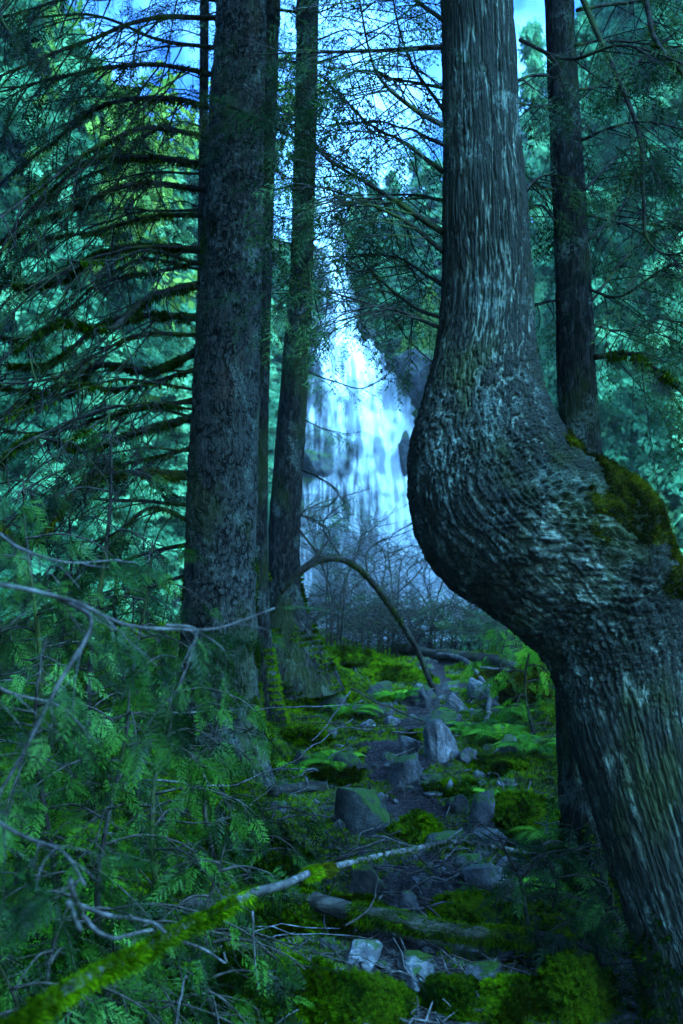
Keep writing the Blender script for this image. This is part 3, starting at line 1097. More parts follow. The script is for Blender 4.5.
# branches hidden further round the trunk fill the same tiers
for i in range(12):
    y0 = rng.uniform(-60, 500)
    x0 = 205 - y0 * .03
    d0 = rng.uniform(.5, 1.0) * rng.choice([-1, 1])
    ln = rng.uniform(120, 240)
    sag = rng.uniform(20, 110) if y0 < 260 else rng.uniform(-5, 50)
    pts = [(x0, y0), (x0 - ln * .35, y0 - rng.uniform(-5, 14)), (x0 - ln * .7, y0 + sag * .35), (x0 - ln, y0 + sag)]
    top = y0 < 200
    pix_branch(spruce, 'branch', pts, YS, YS + d0 * 1.6, rng.uniform(.008, .014), .004, BB, M['spruce_leaf'], rng, 11, .7, .5, .3 if top else .10, .22, tm=NEEDLE, moss=rng.choice([0, 200, 500]), sub=2, tw_r=.006, spread=.75)
for pts, y1, r in [([(205, 95), (235, 108), (262, 122), (300, 140), (345, 166), (395, 200)], 4.9, .013), ([(276, 60), (320, 62), (370, 40), (410, 10)], 6.0, .010), ([(276, 90), (300, 88), (330, 95), (350, 115)], 5.4, .008), ([(272, 130), (295, 118), (318, 112)], 5.6, .008),
                   ([(255, 130), (275, 112), (292, 104)], 5.4, .009), ([(270, 190), (300, 186), (330, 188), (355, 196)], 5.6, .008), ([(270, 240), (300, 243), (330, 236)], 5.7, .007), ([(277, 10), (320, 12), (360, -10)], 5.8, .010), ([(228, 60), (236, 78), (246, 92)], 5.6, .006)]:
    pix_branch(spruce, 'branch', pts, YS - .12, y1, r, .003, BB, M['spruce_leaf'], rng, 11, .45, .4, .55, .2, tm=NEEDLE, sub=2, tw_r=.004)
# a dead snapped bough on the right root
# ------------------------------------------------------------------ slim trees behind and beside it
YB = 7.4
slim = thing('slim_tree', (Q(262, 740, YB)[0], YB, .55), 'slim dark straight trunk half hidden behind the right edge of the thick spruce', 'tree')
secs = [(275, -1300, 287, -1300, YB), (262, -100, 281, -100, YB), (260, 0, 280, 0, YB), (258, 200, 274, 200, YB), (254, 400, 269, 400, YB), (250, 540, 268, 540, YB), (248, 640, 272, 640, YB), (246, 700, 282, 700, YB), (240, 760, 296, 755, YB), (230, 800, 310, 800, YB)]
_, v2, n2, _ = trunk('trunk', slim, secs, M['dark_bark'], 400, 60, bark_dark)
mb = MB()
surf_tufts(mb, v2, n2, rng, 2500, .02, (v2[:, 2] < 1.2) & (n2[:, 0] > .35), .2)
mb.build('moss', M['moss'], slim)

YL = 8.2
lean = thing('leaning_tree', (Q(290, 660, YL)[0], YL, .65), 'slender dark trunk leaning right, with a mossy foot, left of the waterfall', 'tree')
secs = [(335, -1300, 345, -1300, YL), (299, -100, 320, -100, YL), (297, 0, 319, 0, YL), (294, 140, 316, 140, YL), (290, 270, 313, 270, YL), (281, 380, 308, 380, YL), (273, 470, 303, 470, YL), (268, 540, 300, 540, YL), (266, 590, 302, 590, YL), (262, 630, 312, 625, YL), (250, 660, 330, 655, YL), (235, 700, 345, 690, YL)]
_, v2, n2, _ = trunk('trunk', lean, secs, M['dark_bark'], 450, 70, bark_dark)
mb = MB()
surf_tufts(mb, v2, n2, rng, 5000, .024, (v2[:, 2] < 2.5) & (fbm(v2 * 3, 2) > .0 + .22 * (v2[:, 2] - .9)), .2)
mb.build('moss', M['moss'], lean)
for pts, y1, r in [([(312, 300), (335, 292), (370, 300), (388, 318)], 7.8, .008), ([(309, 372), (330, 380), (360, 388), (380, 380), (400, 362)], 7.4, .009), ([(303, 470), (320, 478), (338, 492), (330, 505), (310, 508)], 7.6, .009), ([(318, 40), (350, 30), (390, 45)], 7.6, .010),
                   ([(316, 150), (345, 160), (380, 185)], 7.8, .008), ([(292, 220), (275, 216), (262, 222)], 7.6, .006), ([(288, 300), (272, 306), (262, 300)], 7.7, .006), ([(312, 330), (330, 322), (352, 318)], 7.9, .006), ([(305, 420), (322, 428), (338, 432)], 7.7, .006),
                   ([(318, 80), (350, 95), (400, 90), (430, 110)], 7.5, .008), ([(297, 90), (285, 82), (272, 84)], 7.7, .007), ([(301, 515), (320, 520), (340, 512)], 7.8, .006)]:
    pix_branch(lean, 'branch', pts, YL - .1, y1, r, .003, BB, M['cedar_leaf'], rng, 9, .38, .35, .6, .13, tm=CEDAR_LO, sub=2, tw_r=.004)

YD = 4.75
dark = thing('dark_tree', (Q(590, 900, YD)[0], YD, .1), 'straight dark rough trunk standing close behind the crooked cedar', 'tree')
secs = [(525, -1400, 540, -1400, YD), (540, -200, 568, -200, YD), (545, 0, 573, 0, YD), (550, 130, 581, 130, YD), (555, 260, 590, 260, YD), (557, 360, 595, 360, YD), (559, 450, 601, 450, YD), (559, 560, 612, 560, YD), (556, 690, 628, 690, YD), (560, 800, 650, 800, YD), (566, 880, 668, 880, YD), (550, 940, 690, 940, YD), (530, 1000, 710, 1000, YD)]
_, v2, n2, _ = trunk('trunk', dark, secs, M['dark_bark'], 700, 90, bark_dark)
mb = MB()
surf_tufts(mb, v2, n2, rng, 2500, .018, (v2[:, 2] < .55) & (fbm(v2 * 3, 2) > -.1), .2)
mb.build('moss', M['moss_dark'], dark)
for pts, y1, r, ms in [([(548, 75), (530, 76), (512, 82)], 4.2, .010, 0), ([(551, 105), (535, 106), (515, 102)], 4.3, .011, 0), ([(555, 190), (540, 186), (522, 172)], 4.9, .009, 0), ([(556, 222), (540, 205), (524, 212)], 5.2, .007, 0),
                       ([(560, 300), (545, 302), (532, 306)], 5.0, .008, 0), ([(575, -20), (600, 40), (625, 95), (640, 140), (643, 200), (646, 236), (665, 254), (690, 250)], 4.2, .018, 0), ([(572, -60), (640, -10), (655, 40), (690, 82), (730, 150)], 4.0, .024, 300),
                       ([(594, 357), (630, 354), (648, 364), (665, 375), (690, 388)], 4.4, .016, 700), ([(582, 140), (610, 128), (650, 122), (700, 135)], 4.3, .008, 0), ([(585, 190), (605, 170), (625, 150), (660, 148)], 5.2, .008, 0), ([(588, 240), (615, 215), (630, 190), (640, 160)], 5.3, .009, 0),
                       ([(590, 290), (620, 296), (660, 270), (690, 262)], 4.4, .008, 0), ([(591, 325), (620, 330), (655, 318), (690, 325)], 5.3, .007, 0), ([(576, 45), (610, 40), (660, 46), (700, 60)], 5.4, .009, 0), ([(580, 90), (600, 85), (640, 60), (690, 20)], 5.3, .009, 0),
                       ([(586, 215), (640, 225), (700, 215)], 5.6, .008, 0), ([(577, 10), (640, 0), (700, -10)], 5.4, .010, 0), ([(592, 300), (625, 260), (670, 215), (700, 195)], 5.7, .008, 0)]:
    pix_branch(dark, 'branch', pts, YD - .05, y1, r, .004, BB, M['cedar_leaf'], rng, 16 if y1 > 4 and pts[-1][0] > 600 else 7, .48, .5, .85, .17, moss=ms, tm=CEDAR_LO, sub=2, tw_r=.004)

YP = 8.0
pole = thing('thin_tree', (Q(200, 700, YP)[0], YP, .9), 'thin dark pole of a tree left of the spruce trunk, seen against the sky', 'tree')
_, v2, n2, _ = trunk('trunk', pole, [(204, -700, 210, -700, YP), (200, -20, 209, -20, YP), (199, 120, 208, 120, YP), (197, 300, 208, 300, YP), (194, 560, 208, 560, YP), (190, 720, 212, 720, YP)], M['dark_bark'], 200, 24, bark_dark)
for i in range(16):
    y0 = -30 + i * 17 + rng.uniform(-8, 8)
    s = rng.choice([-1, 1])
    pix_branch(pole, 'branch', [(204, y0), (204 + s * 30, y0 - 6), (204 + s * 75, y0 + 14)], YP, YP + rng.uniform(-.8, .8), .008, .003, BB, M['spruce_leaf'], rng, 12, .55, .4, .95, .28, tm=NEEDLE)

# crowns high above the picture: they are what keeps this wood dark
HI = [conifer_crown(20 + s, hgt=9.0, base=.0, rad=2.6, boughs=70, per=9, size=.5, power=.7).mesh('crown') for s in range(2)]
for m_ in HI:
    m_.materials.append(M['cedar_leaf'])


def high_crown(tree, px, py, y, rz, s=1.0):
    c = bpy.data.objects.new('crown', HI[int(rz * 10) % 2])
    COL.objects.link(c)
    c.parent = tree
    c.location = Vector(Q(px, py, y)) - tree.location
    c.rotation_euler = (0, 0, rz)
    c.scale = (s, s, s)


high_crown(cedar, 462, -560, 4.02, .3)
high_crown(spruce, 242, -330, 6.2, 1.7, 1.15)
high_crown(lean, 308, -300, 8.2, 2.6, .9)
high_crown(dark, 545, -480, 4.75, 3.9)
high_crown(slim, 272, -280, 7.4, 4.6, .8)
high_crown(pole, 206, -260, 8.0, 5.2, .7)
# ------------------------------------------------------------------ rocks
import bmesh
bm = bmesh.new()
bmesh.ops.create_icosphere(bm, subdivisions=4, radius=1)
ICO_V = np.array([v.co[:] for v in bm.verts])
ICO_T = np.array([[v.index for v in f.verts] for f in bm.faces])
bm.free()
rk = np.random.default_rng(21)


def rock_shape(seed, cuts=12, lo=.38, hi=.8):
    r = np.random.default_rng(seed)
    p = ICO_V * (1 + .5 * fbm(ICO_V * 1.2 + seed * 3.1, 3))[:, None]
    for k in range(cuts):
        n = r.normal(0, 1, 3)
        n /= np.linalg.norm(n)
        o = r.uniform(lo, hi)
        p = p - n * (np.maximum(0, p @ n - o) * .9)[:, None]
    p = p + ICO_V * (.05 * fbm(p * 3 + seed, 4) + .05 * fbm(p * 7 + seed, 4))[:, None]
    return p / np.abs(p).max(0)


def rock(px, py, wp, hp, mat, label, seed, group=None, name='rock', cuts=15, sink=.65):
    q, d = on_ground(px, py + hp * .45)
    a = wp * d / F / 2
    h = hp * d / F / 2
    p = rock_shape(seed, cuts) * [a, a * rk.uniform(.7, 1.0), h * (1 + sink)]
    an = rk.uniform(-.5, .5)
    c, s = math.cos(an), math.sin(an)
    p = np.stack([p[:, 0] * c - p[:, 1] * s, p[:, 0] * s + p[:, 1] * c, p[:, 2]], 1)
    mb = MB()
    org = q + [0, a * .5, h * (1 - sink)]
    mb.add(p + org, None, ICO_T)
    o = mb.build(name, mat, origin=org)
    return tag(o, label, 'rock', group)


RK, RBARE, RMOSS = M['rock'], M['rock_bare'], M['rock_mossy']
ROCKS = [
    (356, 812, 66, 44, RMOSS, 'large dark rounded boulder with a mossy top at the left of the path', 1), (487, 813, 40, 44, RK, 'square grey block standing upright at the right of the path', 2),
    (443, 741, 40, 42, RBARE, 'palest big angular rock up the path, below the curved root', 3), (403, 770, 44, 40, RK, 'bluish boulder in the middle of the path below the pale angular rock', 4),
    (408, 748, 22, 20, RBARE, 'small pale boulder wedged above the bluish boulder', 5), (441, 719, 52, 20, RK, 'flat dark slab with moss edges above the palest rock', 6),
    (449, 790, 17, 17, RBARE, 'small round pale stone alone beside the mossy strip', 7), (432, 781, 26, 12, RK, 'low flat stone left of the small round pale stone', 8),
    (490, 839, 40, 13, RBARE, 'thin flat pale stone in front of the square grey block', 9), (486, 879, 46, 22, RBARE, 'pale wedge shaped rock in the middle of the path near the fallen branch', 10),
    (510, 893, 42, 24, RK, 'grey rock leaning against the pale wedge shaped rock', 11), (432, 697, 26, 22, RK, 'grey rock at the foot of the arching mossy stem', 12),
    (457, 703, 30, 24, RBARE, 'pale rock between the arching stem and the curved root', 13), (480, 690, 26, 22, RBARE, 'upright pale rock just left of the curved root top', 14),
    (496, 706, 22, 20, RK, 'grey rock just right of the curved root', 15), (263, 757, 17, 28, RBARE, 'narrow pale blue rock between the two left tree roots', 16),
    (372, 888, 46, 34, RMOSS, 'mossy rock behind the moss covered log', 17), (411, 908, 26, 26, RK, 'grey rock touching the back of the moss covered log', 18),
    (362, 956, 44, 24, RBARE, 'pale broken rock under the moss covered log', 19), (412, 962, 46, 18, RK, 'low grey rock under the bare part of the log', 20),
    (424, 884, 17, 12, RK, 'small stone behind the log on bare dirt', 21), (374, 862, 34, 22, RK, 'grey rock just under the fallen branch past its moss knob', 22),
    (470, 757, 30, 16, RK, 'grey rock under the crossing twigs right of the palest rock', 23), (388, 756, 22, 14, RK, 'grey stone at the left end of the boulder row', 24),
    (352, 765, 40, 22, RMOSS, 'dark mossy rock among ferns left of the boulder row', 25), (462, 806, 28, 20, RMOSS, 'dark low rock left of the square grey block', 26),
    (395, 1013, 26, 16, RBARE, 'pale stone at the bottom edge of the picture', 27), (465, 946, 30, 12, RBARE, 'small pale slab half under the log end', 28), (528, 872, 34, 28, RK, 'grey rock under the leaning dark twig', 29),
    (415, 838, 20, 16, RK, 'small grey stone below the mossy clump', 30), (300, 760, 30, 18, RMOSS, 'mossy stone in front of the slim tree root', 31), (336, 705, 34, 20, RMOSS, 'mossy stone on the bank behind the slim tree', 32),
    (380, 690, 30, 16, RMOSS, 'mossy stone on the bank left of the arching stem', 33), (512, 745, 24, 18, RK, 'grey stone among ferns right of the boulders', 34), (330, 735, 26, 14, RK, 'pale topped stone on the mossy bank', 35)]
for a in ROCKS:
    rock(*a)
for k in range(260):
    y = rk.uniform(3.9, 10.5)
    x = float(path_x(y)) + rk.normal(0, .5)
    sz = rk.uniform(.012, .05) * (1 if rk.random() < .75 else 2.0)
    p = rock_shape(100 + k % 12, 7) * sz * np.array([1, rk.uniform(.7, 1), rk.uniform(.45, .8)])
    mb = MB()
    org = np.array([x, y, float(G(x, y)) + sz * .2])
    mb.add(p + org, None, ICO_T)
    tag(mb.build('stone', [RK, RBARE][k % 3 == 0], origin=org), 'small grey stone lying loose on the dirt of the path', 'stone', 'small loose stones on the path')

for px, py, y, wp, hp, sd, lb in [(420, 372, 44.0, 66, 78, 201, 'dark wet rock outcrop at the upper right edge of the waterfall'), (305, 330, 46.5, 40, 60, 202, 'dark rock at the upper left edge of the waterfall'),
                                  (404, 452, 43.0, 17, 60, 203, 'narrow dark rock splitting the right side of the waterfall'), (322, 470, 43.2, 34, 46, 204, 'dark ledge rock behind thin veils at the left of the waterfall'), (366, 330, 46.6, 22, 30, 205, 'small dark rock at the lip beside the falling water'), (338, 528, 42.4, 40, 34, 206, 'low dark rock at the left foot of the waterfall')]:
    q = Q(px, py, y)
    s_ = y / F / 2
    p = rock_shape(sd, 10) * [wp * s_, wp * s_ * .8, hp * s_]
    p = p + ICO_V * (.22 * fbm(p * 1.6 + sd, 4))[:, None]
    mb = MB()
    mb.add(p + q, None, ICO_T)
    tag(mb.build('rock', M['cliff'], origin=q), lb, 'rock')

# ------------------------------------------------------------------ moss mounds
mr = np.random.default_rng(31)


def vnorm(v, t):
    n = np.zeros_like(v)
    fn = np.cross(v[t[:, 1]] - v[t[:, 0]], v[t[:, 2]] - v[t[:, 0]])
    for k in range(3):
        np.add.at(n, t[:, k], fn)
    return n / (np.linalg.norm(n, axis=1)[:, None] + 1e-9)


def mound(px, py, wp, hp, label, seed, mat='moss', cnt=6000, size=.016, name='moss_mound', cat='moss mound', deep=.8):
    q, d = on_ground(px, py + hp * .4)
    a, h = wp * d / F / 2, hp * d / F / 2
    p = ICO_V * (1 + .55 * fbm(ICO_V * 1.3 + seed * 2.7, 4) + .22 * fbm(ICO_V * 4 + seed, 3))[:, None]
    p = p * [a * 1.25, a * deep * 1.3, h * 1.05] + q + [0, a * deep * .7, h * .12]
    p[:, 2] += .25 * h * fbm(p * 14, 2)
    mb = MB()
    mb.add(p, None, ICO_T, -.3)
    n = vnorm(p, ICO_T)
    vis = n[:, 2] > -.45
    surf_tufts(mb, p, n, mr, int(cnt * 2.0), size * .85, vis, .35)
    return tag(mb.build(name, M[mat], origin=q), label, cat)


MOUNDS = [
    (298, 992, 92, 66, 'bright round moss cushion at the bottom left of the log', 1, 'moss', 9000, .017), (474, 914, 86, 36, 'long bright moss cushion just above the bare part of the log', 2, 'moss', 7000, .016),
    (417, 826, 42, 40, 'dark shaggy moss clump in the middle of the path', 3, 'moss', 3500, .018), (580, 985, 60, 86, 'moss covered stump against the foot of the crooked cedar', 4, 'moss_dark', 8000, .018),
    (525, 808, 58, 46, 'moss covered hump right of the square grey block', 5, 'moss', 5000, .018), (360, 1000, 84, 60, 'sloping moss cushion right of the round one at the bottom', 6, 'moss_dark', 7000, .016),
    (235, 990, 90, 90, 'dark moss covered bank below the fallen branch', 7, 'moss_dark', 8000, .018), (262, 905, 120, 50, 'moss covered hump under the left end of the log', 8, 'moss', 9000, .017),
    (355, 912, 60, 40, 'moss bulge where the log comes out of its moss cover', 9, 'moss', 4000, .016), (535, 680, 52, 46, 'yellow green mossy hump left of the dark trunk', 10, 'moss_olive', 5000, .026),
    (300, 660, 60, 26, 'mossy root hump right of the leaning tree', 11, 'moss', 4000, .026), (345, 655, 56, 26, 'moss hump on the crest below the bare twigs', 12, 'moss', 4000, .028), (315, 690, 60, 24, 'bright moss strip on the bank behind the slim tree', 13, 'moss', 4000, .024),
    (385, 672, 50, 26, 'moss hump left of the arching stem', 14, 'moss', 4000, .026), (418, 678, 30, 20, 'small moss hump under the arching stem', 15, 'moss', 2500, .024), (500, 675, 40, 22, 'moss strip over the crest log', 16, 'moss_olive', 3000, .026),
    (455, 1000, 70, 44, 'dark moss patch at the bottom of the path', 17, 'moss_dark', 5000, .015), (520, 1000, 70, 60, 'moss hump at the bottom left of the mossy stump', 18, 'moss', 6000, .016), (545, 925, 60, 50, 'moss cover over the right end of the log', 19, 'moss', 5000, .016),
    (455, 788, 44, 14, 'thin moss strip beside the small round pale stone', 20, 'moss', 1800, .018), (340, 775, 44, 22, 'moss cushion behind the large dark boulder', 21, 'moss', 2500, .02), (500, 765, 50, 26, 'moss hump among ferns right of the boulders', 22, 'moss', 3500, .02),
    (420, 735, 24, 14, 'moss patch left of the palest rock', 23, 'moss', 1500, .022), (245, 850, 90, 46, 'moss hump on the dark bank left of the path', 24, 'moss_dark', 5000, .018), (300, 735, 40, 26, 'moss cushion at the right of the slim tree foot', 25, 'moss', 2800, .02)]
for a in MOUNDS:
    mound(*a)

# ------------------------------------------------------------------ fallen wood
wr = np.random.default_rng(41)


def lying(name, pts, r0, r1, mat, label, cat, lift=.02, ys=None, group=None, moss=(), rough=.25, sides=8, n=40, wob=.02, msize=.018):
    """wood along picture points: on the ground, or at given distances"""
    if ys is None:
        w = np.array([on_ground(a, b)[0] + [0, 0, lift] for a, b in pts])
    else:
        w = np.array([Q(a, b, y) for (a, b), y in zip(pts, ys)])
    p = spline(w, n)
    ln = np.linalg.norm(p[-1] - p[0])
    p = p + wob * ln * np.stack([fbm(p * 4 / ln + k * 7.7 + r0 * 100, 3) for k in range(3)], 1)
    mb = MB()
    r = np.linspace(r0, r1, n)
    tube(mb, p, r, sides, rough, wr.uniform(0, 99))
    o = mb.build(name, mat, smooth=True, origin=p[0])
    tag(o, label, cat, group)
    for t0, t1, cnt, mt in moss:
        mb = MB()
        moss_on(mb, p, r, wr, cnt, msize, t0, t1, 1.6, .5)
        if mb.n:
            mb.build('moss', M[mt], o)
    return o, p


o, p = lying('fallen_branch', [(-30, 1062), (30, 1020), (130, 960), (200, 917), (250, 894), (312, 872), (350, 862), (400, 852), (470, 844), (530, 852)], .0125, .011, M['pale_wood'],
             'long fallen branch slanting up from the bottom left, moss patches along it', 'branch', ys=[1.55, 1.75, 2.1, 2.5, 2.8, 3.3, 3.65, 4.1, 4.6, 4.9], moss=[(.08, .34, 2600, 'moss'), (.02, .42, 4200, 'moss_dark'), (.32, .46, 500, 'moss'), (.55, .63, 5000, 'moss'), (.55, .63, 3000, 'moss_olive'), (.63, 1, 700, 'moss_dark'), (.0, .12, 900, 'moss_dark')], n=90, sides=12, wob=.010, rough=.16, msize=.012)
lying('mossy_log', [(185, 945), (235, 930), (300, 930), (370, 946), (430, 960), (500, 968), (575, 976)], .045, .032, M['log_wood'], 'log under thick moss at its left, bare in the middle, across the path', 'log', lift=.13,
      moss=[(0, .5, 15000, 'moss'), (.45, .62, 1500, 'moss'), (.80, 1, 3000, 'moss'), (.5, .85, 2600, 'moss_dark')], n=70, sides=14, wob=.012)
lying('crest_log', [(395, 655), (450, 662), (500, 668), (550, 690)], .07, .06, M['log_wood'], 'grey log lying along the crest at the end of the path', 'log', lift=.06, moss=[(.1, .9, 400, 'moss')], sides=10)
lying('short_log', [(272, 798), (300, 793), (328, 792)], .035, .03, M['log_wood'], 'short dark log on the left edge of the path', 'log', lift=.03, sides=10, n=20)
lying('curved_root', [(436, 662), (462, 668), (480, 682), (489, 703), (490, 722), (484, 738)], .028, .018, M['pale_wood'], 'pale curved root hooking down between the rocks', 'root', lift=.07, n=30)
lying('broken_stick', [(452, 990), (480, 975), (512, 958)], .014, .011, M['pale_wood'], 'short pale broken stick under the log', 'stick', lift=.02, n=14)
lying('broken_stick', [(355, 958), (364, 975), (378, 990)], .012, .010, M['pale_wood'], 'short thick stick pointing down from the log', 'stick', lift=.03, n=14)
STK = [([(398, 858), (415, 890), (432, 922), (446, 940)], None, .005, 'grey_twig', 'thin pale straight stick on the dirt behind the log'), ([(352, 690), (400, 712), (450, 733), (505, 752)], [7.2, 7.6, 7.6, 7.4], .008, 'twig_bark', 'long thin stick slanting across the boulders'),
       ([(442, 735), (441, 752), (424, 767), (395, 772)], [6.6, 6.5, 6.4, 6.4], .008, 'pale_wood', 'pale bent twig arcing over the bluish boulder'), ([(440, 758), (470, 764), (510, 768)], None, .010, 'grey_twig', 'brown stick lying under the palest rock'),
       ([(140, 712), (200, 713), (275, 710), (350, 702)], [5.2, 5.2, 5.3, 5.6], .006, 'grey_twig', 'thin grey vine stretched level in front of the spruce foot'), ([(145, 778), (210, 787), (262, 775), (305, 752), (350, 718)], [4.6, 4.6, 4.8, 5.2, 5.8], .006, 'grey_twig', 'thin grey vine sagging from the undergrowth up to the bank'),
       ([(130, 815), (180, 822), (230, 818), (262, 795), (285, 775)], [4.2, 4.2, 4.3, 4.5, 4.8], .005, 'twig_bark', 'thin dark vine sagging below the longer grey one'), ([(252, 912), (254, 950), (258, 992)], [3.2, 3.2, 3.25], .004, 'grey_twig', 'thin grey twig hanging straight down left of the moss cushion'),
       ([(175, 1030), (180, 1000), (186, 975)], [2.6, 2.6, 2.7], .004, 'grey_twig', 'short pale twig sticking up at the bottom left'), ([(208, 990), (230, 1005), (250, 1028)], [2.9, 2.9, 2.8], .004, 'twig_bark', 'thin bent twig over the dark moss at the bottom'),
       ([(66, 900), (80, 930), (72, 905), (110, 915), (150, 922), (165, 935)], [2.0, 2.0, 2.1, 2.1, 2.2, 2.2], .006, 'grey_twig', 'blurred looping grey twig above the fallen branch'), ([(70, 880), (85, 920), (115, 937), (150, 930)], [1.9, 2.0, 2.0, 2.1], .006, 'grey_twig', 'lower blurred grey twig looping above the fallen branch'),
       ([(175, 938), (205, 950), (225, 962), (224, 952)], [2.5, 2.6, 2.6, 2.6], .004, 'grey_twig', 'thin grey twig ending in a small fork under the fallen branch'), ([(345, 1000), (380, 985), (430, 992), (470, 990)], None, .005, 'twig_bark', 'thin twig lying level below the log'),
       ([(350, 690), (330, 720), (312, 742)], [6.6, 6.4, 6.2], .006, 'grey_twig', 'thin stick leaning on the bank right of the slim tree'), ([(480, 668), (520, 672), (548, 690)], [9.2, 9.0, 8.8], .012, 'grey_twig', 'grey stick arched over the end of the crest log'),
       ([(500, 752), (480, 770), (462, 775)], None, .008, 'grey_twig', 'short stick among the rocks under the ferns'), ([(330, 800), (350, 790), (320, 815), (345, 830)], None, .005, 'twig_bark', 'bent twig on the large dark boulder edge'),
       ([(345, 925), (372, 905), (378, 872)], [4.1, 4.2, 4.4], .005, 'twig_bark', 'dark twig curving up behind the log')]
for pts, ys_, r, mt, lb in STK:
    lying('stick', pts, r, r * .55, M[mt], lb, 'stick', ys=ys_, lift=.03, n=26, sides=5, wob=.03)
for k in range(210):
    y = wr.uniform(3.5, 9.5) if k < 130 else wr.uniform(3.5, 5.2)
    x = float(path_x(y)) + wr.normal(0, .6 if k < 130 else .35)
    an, ln = wr.uniform(0, 6.28), wr.uniform(.15, .6)
    t = np.linspace(-.5, .5, 6)
    X, Y = x + t * ln * math.cos(an), y + t * ln * math.sin(an)
    p = np.stack([X, Y, G(X, Y) + .02 + wr.uniform(0, .05)], 1)
    p += wr.normal(0, .012, p.shape)
    mb = MB()
    tube(mb, p, np.linspace(.005, .002, 6) * wr.uniform(.6, 1.3), 4)
    tag(mb.build('twig', M[['grey_twig', 'twig_bark', 'pale_wood'][k % 3]], smooth=True, origin=p[0]), 'thin broken twig lying on the forest floor', 'twig', 'thin twigs strewn over the forest floor')

# arching mossy stem
arch = thing('arching_stem', Q(296, 600, 8.0), 'mossy arching stem bending over from the leaning tree down to the rocks', 'stem')
k_y = [8.0, 8.0, 8.1, 8.3, 8.6, 8.9, 9.1]
ap = spline(np.array([Q(a, b, y) for (a, b), y in zip([(280, 592), (303, 569), (330, 558), (358, 568), (388, 603), (416, 648), (434, 692)], k_y)]), 50)
mb = MB()
tube(mb, ap, np.linspace(.032, .024, 50), 10, .35, 3)
mb.build('stem', M['branch_bark'], arch, smooth=True)
mb = MB()
moss_on(mb, ap, .028, wr, 2000, .014, 0, .75, 1.6, .4)
mb.build('moss', M['moss_dark'], arch)
for t, l in [(8, .5), (14, .6), (20, .5), (27, .4)]:
    mb, tips = MB(), []
    a = ap[t]
    limb(mb, tips, [a, a + [wr.uniform(-.2, .3), .1, l * .6], a + [wr.uniform(-.2, .5), .2, l]], .012, .003, wr, 6, .3, -.2, sub=2, tw_r=.004)
    mb.build('twig', M['twig_bark'], arch)


# ------------------------------------------------------------------ bare shrubs before the mist
def bare_shrub(px, y, top, spread, label, n_st=5, leaf=None):
    x = Q(px, 600, y)[0]
    z = float(G(x, y))
    o = thing('bare_shrub', (x, y, z), label, 'shrub', 'bare shrubs on the crest')
    ht = Q(px, top, y)[2] - z
    for k in range(n_st):
        a = (k + .5) / n_st * 2 - 1
        dx = a * spread + wr.normal(0, .15)
        hh = ht * wr.uniform(.6, 1.05) * (1 - .25 * abs(a))
        mb, tips = MB(), []
        limb(mb, tips, [(x + a * .1, y, z - .1), (x + dx * .3, y + wr.normal(0, .2), z + hh * .45), (x + dx * .8 + wr.normal(0, .15), y + wr.normal(0, .3), z + hh * .85), (x + dx * 1.25, y + wr.normal(0, .3), z + hh)], .012, .003, wr, 24, .6, -.02, t0=.08, sub=4, tw_r=.004, sides=4, spread=1, curl=.5)
        st = mb.build('stem', M['twig_bark'], o)
        mb = MB()
        sprays(mb, NEEDLE_LO if leaf is None else CEDAR_LO, tips, .10 if leaf is None else .14, wr, .35 if leaf is None else .7, down=.2)
        if mb.n:
            mb.build('foliage', M['cedar_leaf'], st)
    return o


bare_shrub(335, 10.5, 500, .5, 'bare twiggy shrub on the crest under the waterfall, nearest the leaning tree', 6)
bare_shrub(385, 11.2, 490, .6, 'tallest bare shrub on the crest, in front of the middle of the waterfall', 6)
bare_shrub(430, 11.6, 545, .7, 'bare shrub on the crest in blue mist left of the elbow', 6)
bare_shrub(480, 11.0, 570, .8, 'bare shrub on the crest just under the swollen elbow', 6)
bare_shrub(310, 10.2, 585, .5, 'low bare shrub at the left end of the crest beside the leaning tree', 6)
bare_shrub(360, 10.8, 590, .6, 'low bare shrub on the crest framed by the arching stem', 6)
bare_shrub(408, 11.0, 598, .6, 'low bare shrub on the crest just right of the arching stem', 6)
bare_shrub(455, 11.2, 600, .7, 'low bare shrub above the left end of the crest log', 6)
bare_shrub(500, 11.2, 612, .7, 'low bare shrub above the middle of the crest log', 6)
bare_shrub(525, 10.2, 610, .6, 'low leafy shrub at the right end of the crest', 5, True)


# ------------------------------------------------------------------ ferns
def frond(mb, base, az, ln, arch_, r):
    t = np.linspace(0, 1, 12)
    d = np.array([math.cos(az), math.sin(az)])
    p = np.stack([base[0] + d[0] * ln * t * .85, base[1] + d[1] * ln * t * .85, base[2] + ln * (arch_ * t - (arch_ * .95) * t ** 2.2)], 1)
    tube(mb, p, np.linspace(.003, .001, 12), 3)
    n = 15
    u = np.linspace(.12, .98, n)
    q = np.stack([np.interp(u, t, p[:, k]) for k in range(3)], 1)
    tg = np.gradient(q, axis=0)
    tg /= np.linalg.norm(tg, axis=1)[:, None]
    sd = np.cross(tg, [0, 0, 1.0])
    sd /= np.linalg.norm(sd, axis=1)[:, None]
    L = ln * .25 * np.sin(np.pi * (u * .8 + .17)) * r.uniform(.85, 1.1)
    v, qd = [], []
    for i in range(n):
        for s in (-1, 1):
            dr = sd[i] * s * .9 + tg[i] * .4 + [0, 0, -.25]
            nrm = np.cross(dr, tg[i])
            m_ = q[i] + dr * L[i] * .4
            w_ = tg[i] * L[i] * .16
            k = len(v)
            v += [q[i], m_ + w_, q[i] + dr * L[i], m_ - w_]
            qd.append([k, k + 1, k + 2, k + 3])
    mb.add(v, qd, None, r.uniform(-.2, .3))


